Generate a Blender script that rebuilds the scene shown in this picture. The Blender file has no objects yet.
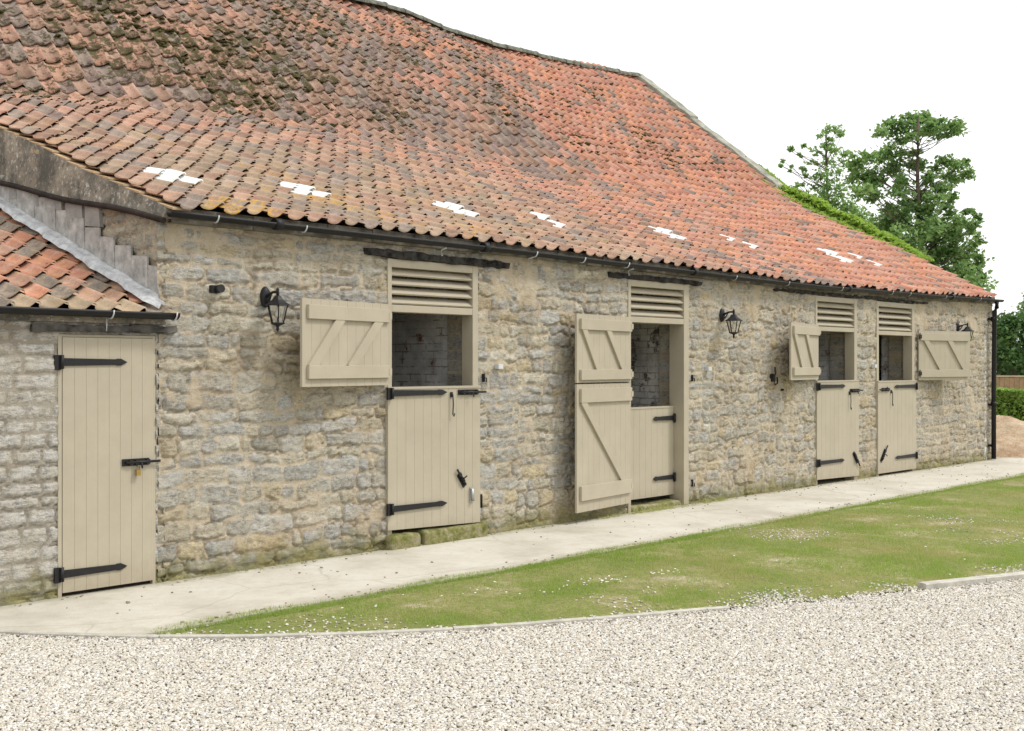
import bpy, math, random
import numpy as np
from mathutils import Vector, Matrix
random.seed(7)
RS = np.random.RandomState(11)
scene = bpy.context.scene
COL = scene.collection
PI = math.pi

# ------------------------------------------------------------------ helpers
def finish(o, parent=None):
    COL.objects.link(o)
    if parent is not None: o.parent = parent
    return o

def tag(o, label=None, cat=None, group=None, kind=None):
    if label: o['label'] = label
    if cat: o['category'] = cat
    if group: o['group'] = group
    if kind: o['kind'] = kind
    return o

def empty(name, loc, rz=0.0):
    o = bpy.data.objects.new(name, None)
    o.empty_display_size = .1
    o.location = loc; o.rotation_euler = (0, 0, rz)
    COL.objects.link(o)
    return o

def np_mesh(name, V, F, mat, parent=None, smooth=False, attrs=None):
    """V (n,3); F (m,k) int; attrs {name: (n,) or (n,3)} on points"""
    V = np.asarray(V, dtype=np.float32); F = np.asarray(F, dtype=np.int32)
    me = bpy.data.meshes.new(name)
    me.vertices.add(len(V)); me.vertices.foreach_set('co', V.ravel())
    k = F.shape[1]
    me.loops.add(F.size); me.loops.foreach_set('vertex_index', F.ravel())
    me.polygons.add(len(F))
    me.polygons.foreach_set('loop_start', np.arange(0, F.size, k, dtype=np.int32))
    me.polygons.foreach_set('loop_total', np.full(len(F), k, dtype=np.int32))
    me.polygons.foreach_set('use_smooth', np.full(len(F), smooth, dtype=bool))
    me.update(calc_edges=True)
    if attrs:
        for an, a in attrs.items():
            a = np.asarray(a, dtype=np.float32)
            if a.ndim == 1:
                at = me.attributes.new(an, 'FLOAT', 'POINT'); at.data.foreach_set('value', a)
            else:
                at = me.attributes.new(an, 'FLOAT_COLOR', 'POINT')
                c = np.ones((len(a), 4), dtype=np.float32); c[:, :3] = a
                at.data.foreach_set('color', c.ravel())
    me.materials.append(mat)
    me.validate()
    return finish(bpy.data.objects.new(name, me), parent)

class MB:
    """collects simple solids in one mesh"""
    def __init__(s): s.v = []; s.f = []; s.sm = []
    def add(s, vs, fs, smooth=False):
        b = len(s.v); s.v += [tuple(v) for v in vs]
        s.f += [tuple(b + i for i in f) for f in fs]; s.sm += [smooth] * len(fs)
    def box(s, x0, x1, y0, y1, z0, z1, M=None):
        vs = [Vector(p) for p in ((x0,y0,z0),(x1,y0,z0),(x1,y1,z0),(x0,y1,z0),(x0,y0,z1),(x1,y0,z1),(x1,y1,z1),(x0,y1,z1))]
        if M is not None: vs = [M @ v for v in vs]
        s.add(vs, ((0,3,2,1),(4,5,6,7),(0,1,5,4),(1,2,6,5),(2,3,7,6),(3,0,4,7)))
    def beam(s, a, b, w, d, nrm):
        """a box from a to b, width w in the plane square to nrm, thickness d along nrm (from a's plane)"""
        a, b, n = Vector(a), Vector(b), Vector(nrm).normalized()
        t = (b - a).normalized(); p = n.cross(t).normalized() * w / 2
        vs = [a - p, a + p, b + p, b - p]; vs += [q + n * d for q in vs]
        s.add(vs, ((0,1,2,3),(7,6,5,4),(0,4,5,1),(1,5,6,2),(2,6,7,3),(3,7,4,0)))
    def tube(s, pts, r, n=8, cap=True):
        pts = [Vector(p) for p in pts]
        rs = r if isinstance(r, (list, tuple)) else [r] * len(pts)
        b = len(s.v); up = Vector((0, 0, 1))
        for i, p in enumerate(pts):
            t = (pts[min(i+1, len(pts)-1)] - pts[max(i-1, 0)]).normalized()
            a = t.cross(up)
            if a.length < .05: a = t.cross(Vector((1, 0, 0)))
            a.normalize(); c = a.cross(t)
            for k in range(n):
                an = 2 * PI * k / n
                s.v.append(tuple(p + (a * math.cos(an) + c * math.sin(an)) * rs[i]))
        for i in range(len(pts) - 1):
            for k in range(n):
                s.f.append((b+i*n+k, b+i*n+(k+1) % n, b+(i+1)*n+(k+1) % n, b+(i+1)*n+k)); s.sm.append(True)
        if cap:
            s.f.append(tuple(b + k for k in range(n))[::-1]); s.sm.append(False)
            e = b + (len(pts)-1)*n
            s.f.append(tuple(e + k for k in range(n))); s.sm.append(False)
    def lathe(s, prof, c=(0,0,0), n=16, axis='z', sx=1, sy=1):
        b = len(s.v)
        for r, h in prof:
            for k in range(n):
                an = 2*PI*k/n
                p = (r*math.cos(an)*sx, r*math.sin(an)*sy, h)
                if axis == 'y': p = (p[0], h, p[1])
                s.v.append((c[0]+p[0], c[1]+p[1], c[2]+p[2]))
        for i in range(len(prof)-1):
            for k in range(n):
                s.f.append((b+i*n+k, b+i*n+(k+1) % n, b+(i+1)*n+(k+1) % n, b+(i+1)*n+k)); s.sm.append(True)
    def build(s, name, mat, parent=None, bevel=0, label=None):
        me = bpy.data.meshes.new(name)
        me.from_pydata(s.v, [], s.f); me.update()
        me.polygons.foreach_set('use_smooth', s.sm)
        me.materials.append(mat)
        o = finish(bpy.data.objects.new(name, me), parent)
        if bevel:
            m = o.modifiers.new('bevel', 'BEVEL'); m.width = bevel; m.segments = 2; m.limit_method = 'ANGLE'
            m.angle_limit = math.radians(50)
        if label: o['label'] = label
        return o

# value noise on arrays ---------------------------------------------------
def _h(ix, iy, s):
    n = (ix.astype(np.int64) * 374761393 + iy.astype(np.int64) * 668265263 + s * 1442695041) & 0xffffffff
    n = ((n ^ (n >> 13)) * 1274126177) & 0xffffffff
    n = ((n ^ (n >> 16)) * 2246822519) & 0xffffffff
    return ((n ^ (n >> 15)) & 0xffffff) / float(0xffffff)
def vn(x, y, f=1.0, s=0):
    x = np.asarray(x, float) * f; y = np.asarray(y, float) * f
    x, y = np.broadcast_arrays(x, y)
    ix = np.floor(x); iy = np.floor(y); fx = x - ix; fy = y - iy
    fx = fx*fx*(3-2*fx); fy = fy*fy*(3-2*fy)
    a = _h(ix, iy, s); b = _h(ix+1, iy, s); c = _h(ix, iy+1, s); d = _h(ix+1, iy+1, s)
    return (a*(1-fx)+b*fx)*(1-fy) + (c*(1-fx)+d*fx)*fy
def fbm(x, y, f=1.0, s=0, o=4):
    r = 0; a = .5; t = 0
    for i in range(o):
        r = r + a*vn(x, y, f*(2.03**i), s+17*i); t += a; a *= .5
    return r/t
def sstep(a, b, x):
    t = np.clip((x-a)/(b-a), 0, 1); return t*t*(3-2*t)
def lerp(a, b, t):
    t = np.asarray(t)[..., None] if np.ndim(t) else t
    return np.asarray(a)*(1-t) + np.asarray(b)*t

# ------------------------------------------------------------------ materials
class NT:
    def __init__(s, name):
        s.m = bpy.data.materials.new(name); s.m.use_nodes = True
        s.t = s.m.node_tree; s.n = s.t.nodes; s.l = s.t.links
        s.b = s.n['Principled BSDF']; s.out = s.n['Material Output']
    def node(s, typ, **kw):
        n = s.n.new(typ)
        for k, v in kw.items():
            if k.startswith('i_'):
                key = k[2:]; key = int(key) if key.isdigit() else key.replace('_', ' ')
                n.inputs[key].default_value = v
            else: setattr(n, k, v)
        return n
    def link(s, a, b): s.l.new(a, b)
    def noise(s, scale, detail=4, rough=.6, vec=None, dist=0):
        n = s.node('ShaderNodeTexNoise'); n.inputs['Scale'].default_value = scale
        n.inputs['Detail'].default_value = detail; n.inputs['Roughness'].default_value = rough
        n.inputs['Distortion'].default_value = dist
        s.link(vec if vec is not None else s.coord(), n.inputs['Vector']); return n.outputs['Fac']
    def coord(s):
        if not hasattr(s, '_c'): s._c = s.node('ShaderNodeNewGeometry').outputs['Position']
        return s._c
    def objc(s):
        if not hasattr(s, '_o'): s._o = s.node('ShaderNodeTexCoord').outputs['Object']
        return s._o
    def ramp(s, fac, stops):
        n = s.node('ShaderNodeValToRGB'); e = n.color_ramp.elements
        while len(e) < len(stops): e.new(.5)
        for i, (p, c) in enumerate(stops):
            e[i].position = p
            if not isinstance(c, (tuple, list)): c = (c, c, c)
            e[i].color = (*c[:3], 1)
        s.link(fac, n.inputs[0]); return n.outputs[0]
    def mix(s, fac, a, b, mode='MIX'):
        n = s.node('ShaderNodeMix', data_type='RGBA', blend_type=mode)
        for v, i in ((fac, 0), (a, 6), (b, 7)):
            if isinstance(v, (int, float)): n.inputs[i].default_value = v
            elif isinstance(v, (tuple, list)): n.inputs[i].default_value = (*v[:3], 1)
            else: s.link(v, n.inputs[i])
        return n.outputs[2]
    def math(s, op, a, b=0.0):
        n = s.node('ShaderNodeMath', operation=op)
        for v, i in ((a, 0), (b, 1)):
            if isinstance(v, (int, float)): n.inputs[i].default_value = v
            else: s.link(v, n.inputs[i])
        return n.outputs[0]
    def attr(s, name, col=False):
        n = s.node('ShaderNodeAttribute', attribute_name=name)
        return n.outputs['Color'] if col else n.outputs['Fac']
    def bump(s, h, dist=.01, strength=1.0):
        n = s.node('ShaderNodeBump'); n.inputs['Distance'].default_value = dist
        n.inputs['Strength'].default_value = strength
        s.link(h, n.inputs['Height']); s.link(n.outputs[0], s.b.inputs['Normal'])
    def base(s, c, rough=.8, spec=.3):
        if isinstance(c, (tuple, list)): s.b.inputs['Base Color'].default_value = (*c[:3], 1)
        else: s.link(c, s.b.inputs['Base Color'])
        if isinstance(rough, (int, float)): s.b.inputs['Roughness'].default_value = rough
        else: s.link(rough, s.b.inputs['Roughness'])
        s.b.inputs['Specular IOR Level'].default_value = spec
        return s.m

def simple(name, c, rough=.8, spec=.3, var=.15, scale=6, bump=0, bscale=60, metal=0):
    m = NT(name)
    f = m.noise(scale, 5)
    dark = tuple(x*(1-var) for x in c); light = tuple(min(1, x*(1+var)) for x in c)
    m.base(m.ramp(f, [(.3, dark), (.7, light)]), rough, spec)
    m.b.inputs['Metallic'].default_value = metal
    if bump: m.bump(m.noise(bscale, 4), bump)
    return m.m

M = {}
# stone wall: per-stone colour and stone mask come with the mesh
def stone_mat():
    m = NT('rubble_stone')
    st = m.attr('stone'); col = m.attr('scol', True)
    n1 = m.noise(26, 6, .7); n2 = m.noise(90, 4, .7); n3 = m.noise(7, 5, .6)
    # dark pitting and pale lichen on stones
    mp0 = m.node('ShaderNodeMapping'); mp0.inputs['Scale'].default_value = (.6, .6, 1.7); m.link(m.coord(), mp0.inputs[0])
    blot = m.noise(5.5, 4, .65)
    c = m.mix(m.ramp(blot, [(.42, 0), (.62, .55)]), col, (.47, .415, .31))
    fl = m.math('MULTIPLY', m.ramp(m.noise(30, 8, .85, mp0.outputs[0]), [(.46, 0), (.56, 1)]), m.ramp(m.noise(9, 4, .6), [(.38, .25), (.58, 1.0)]))
    c = m.mix(fl, c, m.mix(.62, c, (.085, .09, .09)))
    c = m.mix(m.ramp(m.noise(23, 6, .8), [(.55, 0), (.66, .7)]), c, (.66, .63, .56))
    c = m.mix(m.ramp(n2, [(.3, .4), (.52, 0)]), c, (.13, .125, .11))
    mort = m.ramp(n3, [(.3, (.47, .395, .285)), (.55, (.57, .495, .375)), (.75, (.64, .57, .455))])
    mort = m.mix(m.ramp(n2, [(.35, .35), (.6, 0)]), mort, (.26, .20, .145))
    s0 = m.node('ShaderNodeSeparateXYZ'); m.link(m.coord(), s0.inputs[0])
    onl = m.math('LESS_THAN', s0.outputs[0], -.01)
    mort = m.mix(m.math('MULTIPLY', onl, .75), mort, (.33, .305, .26))
    stn = m.math('ADD', st, m.math('MULTIPLY', m.math('SUBTRACT', m.noise(42, 6, .75), .5), 1.7))
    c = m.mix(m.ramp(stn, [(.30, 0), (.66, 1)]), mort, c)
    # streaky ochre and brown stains
    sx = m.node('ShaderNodeSeparateXYZ'); m.link(m.coord(), sx.inputs[0])
    c = m.mix(m.ramp(m.noise(1.6, 5, .65), [(.5, 0), (.72, .38)]), c, (.34, .235, .12))
    # green and yellow algae at the foot of the wall
    zz = m.math('ADD', sx.outputs[2], m.math('MULTIPLY', m.math('SUBTRACT', m.noise(5, 4), .5), .45))
    c = m.mix(m.ramp(zz, [(.02, .8), (.22, 0)]), c, m.ramp(m.noise(9, 4), [(.35, (.10, .105, .035)), (.65, (.26, .23, .07))]))
    m.base(c, .92, .15)
    mp = m.node('ShaderNodeMapping'); mp.inputs['Scale'].default_value = (.7, .7, 1.8); m.link(m.coord(), mp.inputs[0])
    m.bump(m.math('ADD', m.math('MULTIPLY', m.noise(30, 7, .75, mp.outputs[0]), .9), m.math('MULTIPLY', n2, .5)), .018, 1.0)
    return m.m
M['stone'] = stone_mat()

def tile_mat():
    m = NT('clay_pantile')
    col = m.attr('tcol', True); moss = m.attr('moss')
    n = m.noise(22, 5, .7); n2 = m.noise(70, 3, .7)
    c = m.mix(m.ramp(n, [(.45, 0), (.75, .55)]), col, m.mix(.5, col, (.13, .105, .09)))
    c = m.mix(m.ramp(m.noise(8, 6, .75), [(.48, 0), (.70, .6)]), c, (.53, .40, .32))
    c = m.mix(m.ramp(m.noise(5, 6, .75), [(.54, 0), (.72, .5)]), c, (.17, .13, .11))
    c = m.mix(m.ramp(n2, [(.3, .4), (.5, 0)]), c, (.12, .08, .06))
    c = m.mix(m.ramp(m.noise(48, 5, .8), [(.56, 0), (.66, .5)]), c, (.56, .50, .42))
    lich = m.attr('lich')
    lf = m.math('MULTIPLY', m.ramp(m.noise(13, 6, .75), [(.47, 0), (.56, 1)]), lich)
    c = m.mix(lf, c, m.ramp(m.noise(40, 2), [(.4, (.56, .29, .04)), (.6, (.52, .38, .15))]))
    mf = m.ramp(m.math('ADD', moss, m.math('MULTIPLY', m.math('SUBTRACT', m.noise(9, 7, .75), .5), 3.2)), [(.55, 0), (.75, 1)])
    c = m.mix(mf, c, m.ramp(n2, [(.3, (.055, .05, .025)), (.7, (.17, .145, .065))]))
    m.base(c, .85, .25)
    m.bump(m.math('ADD', n, m.math('MULTIPLY', mf, 1.2)), .008, .8)
    return m.m
M['tile'] = tile_mat()

PAINT = (.410, .366, .278)
def paint_mat():
    m = NT('stone_coloured_paint')
    f = m.noise(3.5, 4)
    c = m.ramp(f, [(.3, tuple(x*.93 for x in PAINT)), (.7, tuple(x*1.04 for x in PAINT))])
    sx = m.node('ShaderNodeSeparateXYZ'); m.link(m.coord(), sx.inputs[0])
    z = m.math('ADD', sx.outputs[2], m.math('MULTIPLY', m.math('SUBTRACT', m.noise(12, 4), .5), .4))
    c = m.mix(m.ramp(z, [(.0, .5), (.25, 0)]), c, (.30, .25, .17))
    c = m.mix(m.ramp(m.noise(45, 3), [(.62, 0), (.75, .25)]), c, (.33, .27, .19))
    m.base(c, .6, .35)
    mp = m.node('ShaderNodeMapping'); mp.inputs['Scale'].default_value = (60, 60, 4); m.link(m.objc(), mp.inputs[0])
    m.bump(m.noise(1, 3, .5, mp.outputs[0]), .0015, .6)
    return m.m
M['paint'] = paint_mat()
M['iron'] = simple('black_ironwork', (.011, .011, .012), .5, .35, .3, 30, .001, 120)
M['steel'] = simple('galvanised_steel', (.45, .46, .47), .4, .5, .15, 30, metal=.7)
M['brass'] = simple('brass', (.42, .30, .10), .35, .5, .1, 20, metal=.8)
M['gutter'] = simple('black_gutter_plastic', (.010, .010, .011), .5, .3, .25, 8)
M['bracket'] = simple('pale_bracket_metal', (.55, .56, .57), .5, .4, .1, 20)
M['rust'] = simple('rusty_black_metal', (.028, .02, .016), .8, .2, .5, 9, .004, 60)
M['lintel'] = simple('tarred_timber', (.04, .037, .034), .9, .15, .8, 14, .02, 22)
M['soffit'] = simple('weathered_mortar_fillet', (.17, .155, .13), .95, .1, .5, 7, .015, 24)
M['lead'] = simple('lead_sheet', (.40, .395, .375), .6, .4, .42, 11, .006, 30)
M['lead_bright'] = simple('bright_lead_sheet', (.50, .51, .515), .5, .4, .35, 12, .012, 26)
M['slate'] = simple('grey_slate', (.30, .295, .28), .75, .3, .3, 6, .006, 40)
def white_mat():
    m = NT('white_roof_plastic'); m.base(m.ramp(m.noise(6, 4), [(.3, (.80, .81, .80)), (.7, (.88, .89, .88))]), .45, .4)
    tr = m.node('ShaderNodeBsdfTranslucent'); tr.inputs[0].default_value = (.95, .96, .95, 1)
    mx = m.node('ShaderNodeMixShader'); mx.inputs[0].default_value = .10
    m.link(m.b.outputs[0], mx.inputs[1]); m.link(tr.outputs[0], mx.inputs[2]); m.link(mx.outputs[0], m.out.inputs[0]); return m.m
M['white'] = white_mat()
M['ridge'] = simple('grey_green_ridge_tile', (.15, .155, .125), .92, .15, .65, 7, .01, 40)
M['under'] = simple('dark_roof_felt', (.03, .026, .022), .95, .1, .3, 4)
M['bark'] = simple('grey_bark', (.11, .09, .07), .95, .1, .4, 6, .02, 25)
M['wood'] = simple('weathered_fence_wood', (.36, .25, .15), .9, .1, .3, 5, .005, 40)
M['earth'] = simple('stable_floor_earth', (.26, .22, .17), .95, .1, .3, 3)

def render_mat():
    m = NT('lichened_cement_render')
    c = m.ramp(m.noise(5, 6, .7), [(.3, (.20, .19, .16)), (.5, (.30, .265, .21)), (.7, (.40, .355, .28))])
    c = m.mix(m.ramp(m.noise(24, 5, .7), [(.56, 0), (.62, .9)]), c, (.60, .60, .56))
    c = m.mix(m.ramp(m.noise(2.2, 5, .7), [(.40, .85), (.55, 0)]), c, (.09, .09, .08))
    c = m.mix(m.ramp(m.noise(20, 3), [(.30, .8), (.38, 0)]), c, (.07, .07, .06))
    c = m.mix(m.ramp(m.noise(6, 2, .5), [(.70, 0), (.76, .8)]), c, (.42, .22, .05))
    m.base(c, .95, .1); m.bump(m.noise(14, 7, .7), .03, 1); return m.m
M['render'] = render_mat()

def brickwash_mat(name, brick, wash, th):
    m = NT(name)
    b = m.node('ShaderNodeTexBrick'); b.inputs['Scale'].default_value = 1
    b.inputs['Brick Width'].default_value = .235; b.inputs['Row Height'].default_value = .078
    b.inputs['Mortar Size'].default_value = .007; b.inputs['Mortar Smooth'].default_value = .4
    b.inputs['Color1'].default_value = (*brick, 1); b.inputs['Color2'].default_value = (*[x*.6 for x in brick], 1)
    b.inputs['Mortar'].default_value = (.35, .32, .29, 1)
    sx = m.node('ShaderNodeSeparateXYZ'); m.link(m.coord(), sx.inputs[0])
    cb = m.node('ShaderNodeCombineXYZ'); m.link(m.math('ADD', sx.outputs[0], sx.outputs[1]), cb.inputs[0]); m.link(sx.outputs[2], cb.inputs[1])
    m.link(cb.outputs[0], b.inputs['Vector'])
    w = m.ramp(m.math('SUBTRACT', m.noise(5, 6, .7), m.math('MULTIPLY', b.outputs['Fac'], .12)), [(th, 0), (th+.05, 1)])
    wash2 = m.ramp(m.noise(2.2, 6, .7), [(.35, tuple(x*.55 for x in wash)), (.60, wash)])
    c = m.mix(w, b.outputs['Color'], wash2)
    m.base(c, .9, .1)
    m.bump(m.math('SUBTRACT', m.noise(9, 6), m.math('MULTIPLY', b.outputs['Fac'], .35)), .012, .8)
    return m.m
M['limewash'] = brickwash_mat('peeling_limewashed_brick', (.30, .13, .09), (.82, .82, .79), .36)
M['roughwash'] = brickwash_mat('rough_grey_wash', (.20, .17, .14), (.70, .69, .64), .42)

def concrete_mat():
    m = NT('pale_concrete')
    c = m.ramp(m.noise(1.1, 6, .65), [(.3, (.42, .39, .32)), (.5, (.545, .515, .44)), (.7, (.61, .585, .52))])
    c = m.mix(m.ramp(m.noise(13, 6, .7), [(.5, 0), (.75, .4)]), c, (.36, .32, .24))
    c = m.mix(m.ramp(m.noise(95, 2, .5), [(.66, 0), (.72, .5)]), c, (.22, .19, .15))
    sx = m.node('ShaderNodeSeparateXYZ'); m.link(m.coord(), sx.inputs[0])
    vo = m.node('ShaderNodeTexVoronoi', feature='DISTANCE_TO_EDGE'); vo.inputs['Scale'].default_value = .55
    wv = m.node('ShaderNodeMix', data_type='VECTOR'); wv.inputs[0].default_value = .12; nn = m.node('ShaderNodeTexNoise'); nn.inputs['Scale'].default_value = 3; nn.inputs['Detail'].default_value = 6
    m.link(m.coord(), nn.inputs['Vector']); m.link(m.coord(), wv.inputs[4]); m.link(nn.outputs['Color'], wv.inputs[5]); m.link(wv.outputs[1], vo.inputs['Vector'])
    c = m.mix(m.ramp(vo.outputs['Distance'], [(.0, .35), (.005, 0)]), c, (.22, .19, .14))
    c = m.mix(m.ramp(m.noise(2.6, 7, .75), [(.54, 0), (.70, .5)]), c, (.40, .355, .27))
    c = m.mix(m.ramp(m.noise(5.5, 6, .8), [(.60, 0), (.68, .45)]), c, (.68, .66, .60))
    e = m.math('ADD', sx.outputs[1], m.math('MULTIPLY', m.math('SUBTRACT', m.noise(3, 5, .7), .5), .5))
    c = m.mix(m.ramp(m.math('ADD', e, 1.5), [(.0, .55), (.22, 0)]), c, (.30, .27, .19))
    c = m.mix(m.ramp(m.math('MULTIPLY', e, -1.0), [(.0, .6), (.14, 0)]), c, (.27, .25, .17))
    m.base(c, .9, .2); m.bump(m.noise(60, 5, .7), .004, .8); return m.m
M['concrete'] = concrete_mat()
M['kerb'] = simple('kerb_concrete', (.46, .44, .385), .9, .2, .22, 9, .006, 50)

def turf_mat():
    m = NT('turf_soil')
    n = m.noise(1.3, 6, .7); n2 = m.noise(24, 5, .7)
    c = m.ramp(n, [(.32, (.17, .22, .06)), (.5, (.25, .26, .09)), (.66, (.40, .34, .20))])
    c = m.mix(m.ramp(n2, [(.35, .55), (.6, 0)]), c, (.12, .12, .045))
    c = m.mix(m.math('MULTIPLY', m.ramp(n, [(.58, 0), (.68, 1)]), m.ramp(m.noise(60, 2), [(.5, 0), (.56, 1)])), c, (.52, .46, .38))
    m.base(c, .95, .1); m.bump(n2, .02, 1); return m.m
M['turf'] = turf_mat()

def field_mat():
    m = NT('field_ground')
    c = m.ramp(m.noise(.6, 5, .7), [(.35, (.13, .14, .05)), (.65, (.28, .25, .16))])
    m.base(c, .95, .1); return m.m
M['field'] = field_mat()

def gravelbed_mat():
    m = NT('gravel_bed')
    v = m.node('ShaderNodeTexVoronoi'); v.inputs['Scale'].default_value = 55; m.link(m.coord(), v.inputs['Vector'])
    h = m.node('ShaderNodeSeparateColor'); m.link(v.outputs['Color'], h.inputs[0])
    c = m.ramp(h.outputs[0], [(0, (.25, .21, .17)), (.3, (.48, .40, .32)), (.6, (.55, .50, .45)), (1, (.66, .63, .60))])
    c = m.mix(m.ramp(v.outputs['Distance'], [(.3, 0), (.6, .7)]), c, (.20, .16, .12))
    m.base(c, .9, .2)
    m.bump(m.math('SUBTRACT', 1.0, v.outputs['Distance']), .012, 1); return m.m
M['gravelbed'] = gravelbed_mat()

def pebble_mat():
    m = NT('pebbles')
    r = m.node('ShaderNodeObjectInfo').outputs['Random']
    c = m.ramp(r, [(0, (.36, .325, .27)), (.10, (.43, .43, .42)), (.22, (.55, .475, .36)), (.35, (.50, .455, .38)), (.5, (.60, .555, .465)),
                   (.62, (.56, .545, .50)), (.75, (.68, .645, .56)), (.88, (.70, .685, .64)), (1, (.78, .77, .735))])
    c = m.mix(m.ramp(m.noise(140, 2), [(.3, .25), (.6, 0)]), c, (.25, .2, .16))
    m.base(c, .7, .3); return m.m
M['pebble'] = pebble_mat()

def leaf_mat(name, lo, hi, trans=.25):
    m = NT(name)
    r = m.attr('lr')
    c = m.ramp(r, [(0, lo), (1, hi)])
    m.base(c, .6, .25)
    tr = m.node('ShaderNodeBsdfTranslucent'); m.link(m.mix(.5, c, (hi[0]*1.3, hi[1]*1.4, hi[2])), tr.inputs[0])
    mx = m.node('ShaderNodeMixShader'); mx.inputs[0].default_value = trans
    m.link(m.b.outputs[0], mx.inputs[1]); m.link(tr.outputs[0], mx.inputs[2]); m.link(mx.outputs[0], m.out.inputs[0])
    return m.m
M['leaf_tree'] = leaf_mat('tree_leaves', (.09, .18, .06), (.28, .42, .16), .35)
M['leaf_pale'] = leaf_mat('pale_tree_leaves', (.13, .24, .08), (.30, .44, .18), .45)
M['leaf_dark'] = leaf_mat('dark_leaves', (.05, .11, .035), (.12, .22, .07), .3)
M['leaf_ivy'] = leaf_mat('bright_climber_leaves', (.17, .28, .04), (.40, .54, .12), .4)
M['leaf_hedge'] = leaf_mat('hedge_leaves', (.16, .28, .05), (.32, .46, .11))
M['blade'] = leaf_mat('grass_blades', (.50, .43, .22), (.31, .41, .10), .45)
M['flower'] = simple('white_petals', (.8, .8, .76), .7, .2, .05)
M['moss'] = simple('dry_moss', (.085, .075, .032), 1, .05, .5, 30, .01, 90)

def sand_mat():
    m = NT('sand_and_rubble')
    c = m.ramp(m.noise(4, 6, .7), [(.3, (.36, .24, .15)), (.5, (.50, .37, .25)), (.7, (.62, .52, .40))])
    m.base(c, .95, .1); m.bump(m.noise(14, 6, .7), .05, 1); return m.m
M['sand'] = sand_mat()
def glass_mat():
    m = NT('lantern_glass')
    m.b.inputs['Base Color'].default_value = (.80, .78, .72, 1); m.b.inputs['Roughness'].default_value = .08
    m.b.inputs['Transmission Weight'].default_value = .85; m.b.inputs['IOR'].default_value = 1.1
    return m.m
M['glass'] = glass_mat()
M['bulb'] = simple('frosted_bulb', (.8, .78, .72), .3, .5, .02)

# ------------------------------------------------------------------ roof surface (x along the wall, y into the barn)
RIDGE_Y = 7.8
def eave(u): return np.interp(u, [-4, 0, 3.75, 7, 10, 13.5, 16.4], [2.84, 2.84, 2.84, 2.80, 2.765, 2.785, 2.84])
def ridge(u): return np.interp(u, [0, 7.9, 9.2, 10.2, 11.5, 13.9, 16.3], [7.86, 7.86, 7.93, 7.82, 7.78, 7.84, 8.0])
def RZ(u, v):
    u = np.asarray(u, float); v = np.asarray(v, float)
    m = .35 + .0098*np.clip(u, 0, 17)
    L = eave(u) + .05 + m*v
    b = np.interp(u, [0, 2, 5, 9, 12, 16.3], [4.75, 4.7, 4.35, 4.05, 4.1, 4.1])
    zb = eave(u) + .05 + m*b
    U = zb + (ridge(u)-zb)*(v-b)/(RIDGE_Y-b)
    d = (L-U)/.35
    z = np.where(d > 8, L, np.where(d < -8, U, U + .35*np.log1p(np.exp(np.clip(d, -30, 30))))) - .35*math.log(2)*np.exp(-d*d*.8)*.6
    # settled rafters: long swells and a step in the upper slope
    up = sstep(0, 3.5, v)
    z = z + up*(.10*(vn(u, v, .35, 5)-.5) + .10*(vn(u, v, .8, 8)-.5)) + .025*(vn(u, v, 1.5, 9)-.5)
    z = z + .13*sstep(11.0, 9.6, u - .25*(v-5))*sstep(4.6, 5.6, v)*sstep(7.8, 6.8, v)
    z = z - .10*np.exp(-((u-8.6)/.9)**2)*sstep(3.5, 4.6, v)*sstep(7.6, 6.0, v)
    return z

# ------------------------------------------------------------------ top-level buildings
barn = empty('stone_barn', (0, 0, 0))
tag(barn, 'long rubble stone stable barn with sagging red pantile roof and cream stable doors', 'barn')
lean = empty('stone_outbuilding', (-2, 0, 0)); lean_off = Vector((-2, 0, 0))
tag(lean, 'low stone lean-to at the left end of the barn with one tall cream door', 'outbuilding')
def L_(o):   # children of the outbuilding are modelled in world coordinates
    o.location = -lean_off; return o

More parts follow.
